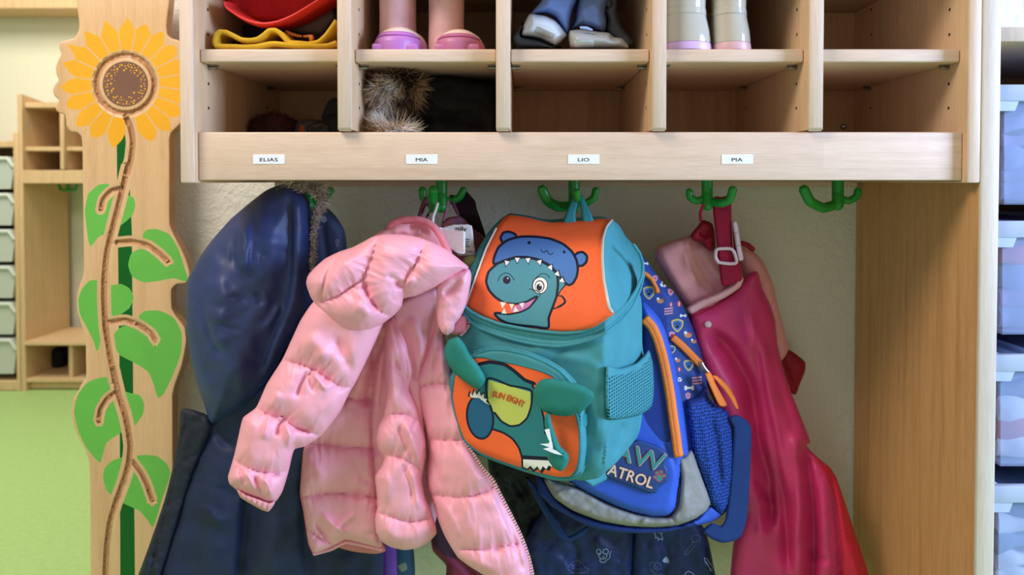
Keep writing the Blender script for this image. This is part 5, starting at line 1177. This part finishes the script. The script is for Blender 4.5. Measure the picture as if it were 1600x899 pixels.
# grey belt and navy base
relief('grey_panel', P('850,748 868,752 905,762 941,782 982,799 1019,808 1045,807 1057,794 1061,770 1063,745 1059,716 1066,713 1080,704 1090,728 1098,750 1105,768 1110,786 1104,798 1086,811 1058,821 1025,824 982,822 938,814 895,798 866,778'), lambda x, y: blueY(x, y) - 0.024, [M['bag_grey']], bb, T=0.018, R=9, B=0.02, step=3, folds=[(P('866,775 880,768 896,768'), 3, 0.004, .2), (P('1055,818 1050,808 1046,806'), 2, -0.004, .1), (P('1000,822 1010,812 1014,810'), 3, 0.003, .2)], nz=[(12, 0.0012, 4)])
relief('base', P('838,742 852,752 868,778 896,800 938,815 982,823 1025,825 1060,822 1088,811 1110,790 1128,805 1112,816 1068,826 1040,832 1000,834 960,832 922,824 890,808 862,792 842,770'), lambda x, y: blueY(x, y) - 0.01, [M['bag_navy'], M['royal']], bb, T=0.014, R=6, B=0.03, step=3, regions=[('poly', P('1085,815 1108,785 1135,805 1100,825'), 1)])
# side mesh pocket
m, nt, b = base_mat('blue_mesh', (34, 70, 160), 0.75, 0.2); v = coords(nt, (1, 1, 1))
vo = nt.nodes.new('ShaderNodeTexVoronoi'); vo.inputs['Randomness'].default_value = 0.35; vo.inputs['Scale'].default_value = 1; vo.voronoi_dimensions = '2D'
mp = nt.nodes.new('ShaderNodeMapping'); mp.inputs['Scale'].default_value = (300, 40, 190); nt.links.new(v, mp.inputs['Vector'])
cb = nt.nodes.new('ShaderNodeCombineXYZ'); s2_ = nt.nodes.new('ShaderNodeSeparateXYZ'); nt.links.new(mp.outputs[0], s2_.inputs[0]); nt.links.new(s2_.outputs[0], cb.inputs[0]); nt.links.new(s2_.outputs[2], cb.inputs[1]); nt.links.new(cb.outputs[0], vo.inputs['Vector'])
nt.links.new(ramp(nt, vo.outputs['Distance'], [(0.22, lin((14, 26, 72))), (0.5, lin((40, 82, 178)))]), b.inputs['Base Color'])
relief('side_pocket', P('1071,626 1090,618 1103,606 1109,622 1120,634 1136,642 1148,668 1151,705 1150,745 1142,788 1127,806 1108,784 1097,750 1082,708 1075,665'), lambda x, y: blueY(x, y) - 0.012, [m, M['bag_navy']], bb, T=0.022, R=14, B=0.02, step=3, regions=[('poly', P('1066,622 1085,616 1103,602 1110,612 1092,630 1072,640'), 1)],
       folds=[(P('1095,640 1105,700 1118,780'), 5, 0.004, .2), (P('1118,640 1130,690 1134,760'), 5, 0.004, .2), (P('1107,640 1120,700 1128,770'), 4, -0.004, .2)])
# webbing straps
M['web'] = fabric('navy_webbing', (30, 62, 128), 0.75, grain=600, gs=0.5, weave=0.5, wscale=260)
relief('shoulder_strap', P('1149,648 1166,656 1174,670 1173,720 1169,790 1166,815 1158,838 1146,846 1129,849 1112,843 1098,830 1112,818 1126,822 1133,812 1140,760 1145,700 1146,668 1140,655'), lambda x, y: 0.125 + (850 - np.asarray(y)) / 200 * 0.03, [M['web']], bb, T=0.004, R=3, B=0.004, step=3)
relief('strap_tail', P('822,745 838,760 858,795 875,815 888,838 905,830 920,822 914,835 898,844 886,848 872,840 862,825 850,805 834,775'), 0.19, [M['web']], bb, T=0.004, R=3, B=0.004, step=3)
# zip pullers
for q in ('455,612 480,606 505,660 535,715 557,760 540,768 520,760 490,700 468,650', '488,622 510,622 555,660 590,710 613,776 600,780 575,735 545,690 510,650'):
    relief('zip_pull', P(q, ZG), lambda x, y: blueY(x, y) - 0.05 + 0.02 * sst((np.asarray(x) - 1110) / 40), [M['zip_orange']], bb, T=0.003, R=3, B=0.002, step=2)
c = W([1095, 1099, 1104, 1108], [568, 576, 581, 583], [0.165] * 4); MB().tube(c, [0.004, 0.005, 0.004, 0.0025], 8, flat=0.5).tube(W([1097, 1107], [572, 590], [0.16, 0.16]), 0.0016, 6).build('zip_slider', M['metal'], bb)
# rubber badge
bgO = P('560,270 640,140 690,175 760,165 860,200 915,240 905,300 918,340 912,390 870,420 850,455 800,450 700,410 600,375 540,340', ZH)
M['badge'] = plastic('badge_blue', (32, 66, 128), 0.5); M['cream'] = plastic('cream_letter', (232, 208, 178), 0.5); M['teal_letter'] = plastic('teal_letter', (52, 142, 140), 0.5); M['red_edge'] = plastic('red_edge', (176, 56, 60), 0.5)
zhp = lambda x, y: (x / ZH[2] + ZH[0], y / ZH[2] + ZH[1])
paw = []
for x, y, r_ in ((868, 372, 17), (846, 368, 7), (856, 345, 7), (878, 340, 7), (893, 360, 7)):
    a, b_ = zhp(x, y); paw += [('exact', ell(a, b_, (r_ + 5) / ZH[2], n=14), 2), ('exact', ell(a, b_, r_ / ZH[2], n=14), 3)]
bo, bs = relief('badge', bgO, lambda x, y: blueY(x, y) - 0.054, [M['badge'], M['cream'], M['red_edge'], M['teal_letter']], bb, T=0.004, R=3, B=0.003, step=2.2, regions=paw)
lettering('PAW', 988, 710.5, 104, 28, 16, bs, M['red_edge'], bo, bold=1.5, off=0.0003); lettering('PAW', 988, 710.5, 104, 28, 16, bs, M['cream'], bo, bold=0.9, off=0.0009); lettering('PAW', 988, 710.5, 104, 28, 16, bs, M['teal_letter'], bo, off=0.0016, bold=0.25)
lettering('PATROL', 981, 743, 84, 17, 18, bs, M['red_edge'], bo, bold=1.1, off=0.0004); lettering('PATROL', 981, 743, 84, 17, 18, bs, M['cream'], bo, off=0.0011, bold=0.4)

# ---- navy rain trousers with animal drawings, below the bags
M['trouser_navy'] = fabric('trouser_navy', (28, 42, 88), 0.5, grain=700, gs=0.12, wr=0.3, wrs=30); M['line_white'] = fabric('line_white', (150, 166, 206), 0.6, gs=0); M['line_dim'] = fabric('line_dim', (74, 92, 138), 0.6, gs=0)
zs = lambda s: P(s, ZH)
mouse = [('stroke', zs('528,775 530,762 545,760 552,775 548,785 535,785 528,775'), 1, 1.0), ('stroke', zs('562,775 568,760 585,758 592,770 586,785 572,785 562,775'), 1, 1.0), ('stroke', zs('545,780 540,795 548,808 565,812 580,806 584,792 576,782'), 1, 1.0), ('stroke', zs('548,810 545,822 555,830 575,828 582,815'), 1, 1.1), ('stroke', zs('585,818 600,805 600,785 608,768'), 1, 1.0), ('stroke', zs('560,800 565,803 570,799'), 1, 1.0)]
hedge = [('stroke', zs('372,865 380,845 400,828 425,820 450,835 465,855 485,868 480,882 455,886 420,888 390,885 372,865'), 2, 1.1), ('stroke', zs('390,850 400,840 405,852 418,835 422,850 435,838 440,855'), 2, 0.9), ('stroke', zs('395,868 410,860 420,870 432,860 442,872'), 2, 0.9)]
leaf = [('stroke', zs('840,672 850,690 845,700 862,695 862,710 878,700 885,712 885,690 878,680 885,672 868,672 860,655 855,668 840,672'), 1, 0.9)]
leaf2 = [('poly', zs('885,822 905,800 918,812 920,832 895,830'), 1)]
horse = [('stroke', zs('1112,805 1128,812 1140,835 1155,850 1152,875 1140,858 1128,842 1118,832 1112,805'), 1, 1.0), ('stroke', zs('1120,822 1135,850 1148,880'), 1, .9)]
fox = [('stroke', zs('1045,690 1070,680 1092,690 1085,712 1060,722 1045,710 1045,690'), 2, 0.9), ('stroke', zs('1050,720 1035,745 1010,770 1003,790 1020,785 1045,760 1062,735'), 2, 0.9)]
snail = [('stroke', zs('820,850 815,835 830,828 842,840 838,858 855,870 880,862 872,838 850,832 845,852 862,858'), 2, 1.0), ('stroke', zs('818,860 835,885 850,899 885,890'), 2, 1.0), ('stroke', zs('1005,899 1015,885 1030,880 1050,890 1055,899'), 1, 1.0)]
bl = [('stroke', zs('170,660 188,648 200,660 195,680 178,676'), 1, 1.0), ('stroke', zs('185,500 178,520 188,525'), 2, 0.9), ('stroke', zs('345,600 370,590 388,605 380,622 358,618 350,605'), 2, .9), ('stroke', zs('485,640 500,655 505,640'), 1, .9), ('stroke', zs('195,800 205,830 215,822'), 2, .9), ('stroke', zs('35,380 60,395 55,420 30,410'), 2, .9), ('stroke', zs('375,755 395,770 400,790'), 2, .9)]
nt_ = thing('rain_trousers', 'shiny navy rain trousers printed with small white animal outlines, hanging below the backpacks', 'trousers', tuple(W(950, 899, 0.2)))
tm = [M['trouser_navy'], M['line_white'], M['line_dim']]
relief('leg', P('860,780 900,790 940,800 988,815 991,850 988,899 990,945 855,945 830,900 820,850'), 0.235, tm, nt_, T=0.022, R=16, B=0.015, step=3.2, regions=mouse + hedge, folds=[(P('880,830 900,860 890,930'), 7, -0.007, .2), (P('925,840 950,860 962,890'), 8, 0.005, .25), (P('870,880 910,880 940,870'), 5, -0.003, .3)], nz=[(18, 0.003, 5)])
relief('leg', P('990,790 1050,800 1090,812 1102,830 1108,850 1114,880 1120,945 985,945 984,880 988,840'), 0.24, tm, nt_, T=0.022, R=16, B=0.015, step=3.2, regions=leaf + leaf2 + horse + fox + snail, folds=[(P('1030,830 1040,870 1030,930'), 7, -0.006, .2), (P('1070,830 1090,860 1095,900'), 8, 0.004, .25)], nz=[(18, 0.003, 6)])
o, _ = relief('printed_trousers', P('765,700 830,710 880,760 915,820 900,945 828,945 812,850 790,790 765,740'), 0.27, [fabric('black_nylon', (26, 28, 40), 0.5, wr=0.4), M['line_white'], M['line_dim']], None, T=0.03, R=14, B=0.02, step=3.2, regions=bl, folds=[(P('800,740 830,800 850,900'), 8, -0.008, .2)], nz=[(16, 0.004, 8)])
tag(o, 'black printed trousers in shade between pink zip edge and navy rain trousers', 'trousers')

# ---- magenta rain dungarees on the fourth hook, with a pink fleece and a red jacket
M['magenta'] = fabric('magenta_pu', (206, 52, 112), 0.44, grain=600, gs=0.08, var=0.06, wr=0.04, wrs=18, spec=0.4); M['crimson'] = fabric('crimson_pu', (208, 36, 70), 0.5, grain=600, gs=0.08, wr=0.12, wrs=18); M['dark_red'] = fabric('dark_red', (150, 18, 44), 0.6, wr=0.2)
M['fleece'] = fabric('pink_fleece', (226, 156, 160), 0.9, grain=500, gs=0.5, sheen=0.5, wr=0.15); M['terry'] = fabric('pink_terry', (232, 172, 176), 0.95, grain=260, gs=1.0, sheen=0.4); M['strap_red'] = fabric('strap_red', (160, 16, 56), 0.75, grain=500, gs=0.4, weave=0.3); M['buckle'] = plastic('pale_buckle', (228, 196, 204), 0.35)
fl = thing('fleece_jacket', 'dusty pink fleece jacket hanging behind the magenta rain dungarees', 'jacket', tuple(W(1120, 430, 0.24)))
relief('front', P('132,395 140,348 200,320 260,302 297,292 345,320 420,350 470,400 480,560 420,700 300,690 275,640 215,540 150,440', ZI), 0.25, [M['fleece']], fl, T=0.03, R=16, B=0.03, step=3.2, folds=[(P('295,295 330,400 380,500 440,560', ZI), (5, 12), -0.009, .1), (P('245,305 290,420 370,540 420,580', ZI), (4, 9), -0.005, .1), (P('320,330 370,420 450,510', ZI), 9, 0.006, .2), (P('170,350 200,450 260,580', ZI), 14, 0.005, .25)])
relief('back', P('520,345 590,368 632,410 672,490 692,560 712,650 742,762 756,826 716,882 640,760 560,560', ZI), 0.275, [M['fleece']], fl, T=0.025, R=14, B=0.02, step=3.2, folds=[(P('680,520 690,640 720,800', ZI), 3, -0.004, .1)])
relief('collar', P('296,292 330,250 350,222 372,225 400,240 412,300 410,358 380,362 345,322 310,318', ZI), 0.222, [M['dark_red']], fl, T=0.014, R=7, B=0.012, step=2.6, folds=[(P('330,280 370,290 405,270', ZI), 4, -0.006, .2), (P('360,330 385,310 405,320', ZI), 4, 0.004, .2)])
pxtube('hanging_loop', P('356,150 342,190 345,225', ZI), [0.17, .18, .19], 0.0026, M['dark_red'], fl, 8, 0.5)
pxtube('collar_edge', P('535,330 565,340 588,360', ZI), 0.225, 0.0045, M['dark_red'], fl, 8)
o, _ = relief('red_jacket', P('1205,530 1222,540 1240,551 1258,566 1258,580 1250,600 1243,617 1232,612 1210,590'), 0.31, [M['dark_red'], fabric('olive_edge', (84, 74, 52), 0.8)], None, T=0.015, R=9, B=0.012, step=2.8, regions=[('stroke', P('1226,515 1236,545 1258,566'), 1, 3)], folds=[(P('1215,545 1228,580 1240,610'), 5, -0.004, .2)])
tag(o, 'dark red sleeve sticking out behind the pink fleece against the plaster wall', 'jacket')
dg = thing('rain_dungarees', 'magenta rain dungarees with buckled red strap hanging from the fourth green hook', 'dungarees', tuple(W(1200, 660, 0.18)))
V3 = P('1100,510 1140,545 1172,605 1186,690 1198,740 1204,790 1206,840'); V4 = P('1176,520 1191,610 1205,680 1214,730 1226,790 1232,899')
V5 = P('1258,690 1262,730 1270,790 1272,860 1268,935'); V6 = P('1297,732 1303,770 1312,850 1314,935')
dgO = P('1076,490 1110,476 1140,458 1161,437 1168,428 1183,424 1191,450 1203,475 1211,500 1215,540 1219,560 1234,607 1247,640 1258,668 1266,692 1260,696 1275,713 1297,731 1306,745 1320,784 1337,837 1348,868 1358,900 1372,940 1138,940 1141,899 1146,850 1160,800 1150,740 1140,690 1120,640 1100,590 1086,540')
_, dgs = relief('legs', dgO, lambda x, y: 0.232 - 0.02 * sst((np.asarray(y) - 500) / 250), [M['magenta'], M['crimson']], dg, T=0.033, R=24, B=0.03, step=3.6, regions=[('poly', P('1262,694 1275,712 1297,730 1308,745 1340,837 1375,945 1316,945 1314,860 1304,780 1290,745'), 1)],
       folds=[(V3, (20, 9), -0.030, .12), (V4, (18, 7), -0.024, .12), (P('1196,500 1210,560 1230,640 1250,700'), (8, 14), -0.006, .2), (P('1160,450 1180,560 1200,660 1215,760'), 14, 0.018, .25), (V5, (16, 7), -0.024, .12), (V6, 4, -0.012, .08), (P('1240,660 1250,740 1250,840 1250,935'), 13, 0.018, .2),
              (P('1176,745 1192,760 1206,790'), 5, -0.008, .25), (P('1180,765 1190,790 1186,850'), 8, 0.008, .25), (P('1240,760 1252,790 1240,860'), 10, 0.006, .3), (P('1262,850 1275,870 1300,880'), 6, -0.006, .3), (P('1285,740 1290,830 1295,920'), 10, 0.008, .2), (P('1330,840 1340,900 1345,930'), 8, 0.005, .2), (P('1216,800 1220,850 1218,930'), 10, 0.008, .2)], nz=[(60, 0.004, 15)])
relief('waist_lining', P('1073,482 1090,470 1120,458 1145,444 1158,430 1162,437 1156,450 1132,466 1104,478 1080,491', PX), 0.212, [M['terry']], dg, T=0.012, R=5, B=0.02, step=2.4)
pxtube('waist_stitching', P('1080,497 1108,484 1138,466 1158,450'), dgs, 0.0011, M['dark_red'], dg, 6)
sy_ = float(dgs(1106, 507)[0])
MB().tube([W(1106, 507, sy_ + 0.001), W(1106, 507, sy_ - 0.003)], 0.0062, 16).build('snap', M['buckle'], dg); MB().tube([W(1106, 507, sy_ - 0.003), W(1106, 507, sy_ - 0.0045)], 0.0025, 12).build('snap_centre', M['strap_red'], dg)
relief('strap', P('1113,312 1118,307 1128,308 1137,306 1142,314 1143,345 1145,385 1152,410 1158,436 1140,446 1128,446 1122,400 1116,350', PX), lambda x, y: 0.188 + 0.008 * sst((np.asarray(y) - 310) / 60), [M['strap_red']], dg, T=0.005, R=4, B=0.004, step=2.6, folds=[(P('1116,322 1128,325 1142,322'), 2, -0.002, .1)])
relief('strap', P('1144,350 1149,352 1154,400 1160,435 1155,440 1148,400'), 0.198, [M['strap_red']], dg, T=0.004, R=3, B=0.004, step=2.2)
l = P('1120,390 1142,389 1147,394 1150,411 1123,410 1118,402', PX); pxtube('buckle', l, 0.187, 0.0028, M['buckle'], dg, 8, closed=True)
relief('clip', P('1144,346 1151,345 1155,362 1158,384 1162,404 1160,408 1154,407 1150,390 1147,368'), 0.19, [M['buckle']], dg, T=0.006, R=3, B=0.004, step=2, folds=[(P('1144,364 1156,361'), 1, -0.003, 0), (P('1148,384 1160,381'), 1, -0.003, 0)])
# ================================================================ light
w = bpy.data.worlds.new('room_light'); SC.world = w; w.use_nodes = True
bg = w.node_tree.nodes['Background']; bg.inputs[0].default_value = (1.0, 0.98, 0.95, 1); bg.inputs[1].default_value = 0.41
def area(name, loc, target, size, power, col, sy=None):
    l = bpy.data.lights.new(name, 'AREA'); l.energy = power; l.color = col; l.size = size
    if sy: l.shape = 'RECTANGLE'; l.size_y = sy
    o = bpy.data.objects.new(name, l); COL.objects.link(o); o.location = loc
    o.rotation_euler = (Vector(target) - Vector(loc)).to_track_quat('-Z', 'Y').to_euler(); return o
area('ceiling_lamp', (-1.2, -0.9, 2.6), (-0.3, 0.2, 0.9), 0.75, 36, (1.0, 0.89, 0.76))
area('window_light', (2.5, -1.0, 1.5), (0.2, 0.1, 1.0), 0.9, 112, (0.47, 0.64, 1.0))
area('far_ceiling_lamp', (-2.4, 1.6, 2.75), (-2.4, 1.8, 0), 1.2, 55, (1.0, 0.93, 0.78))
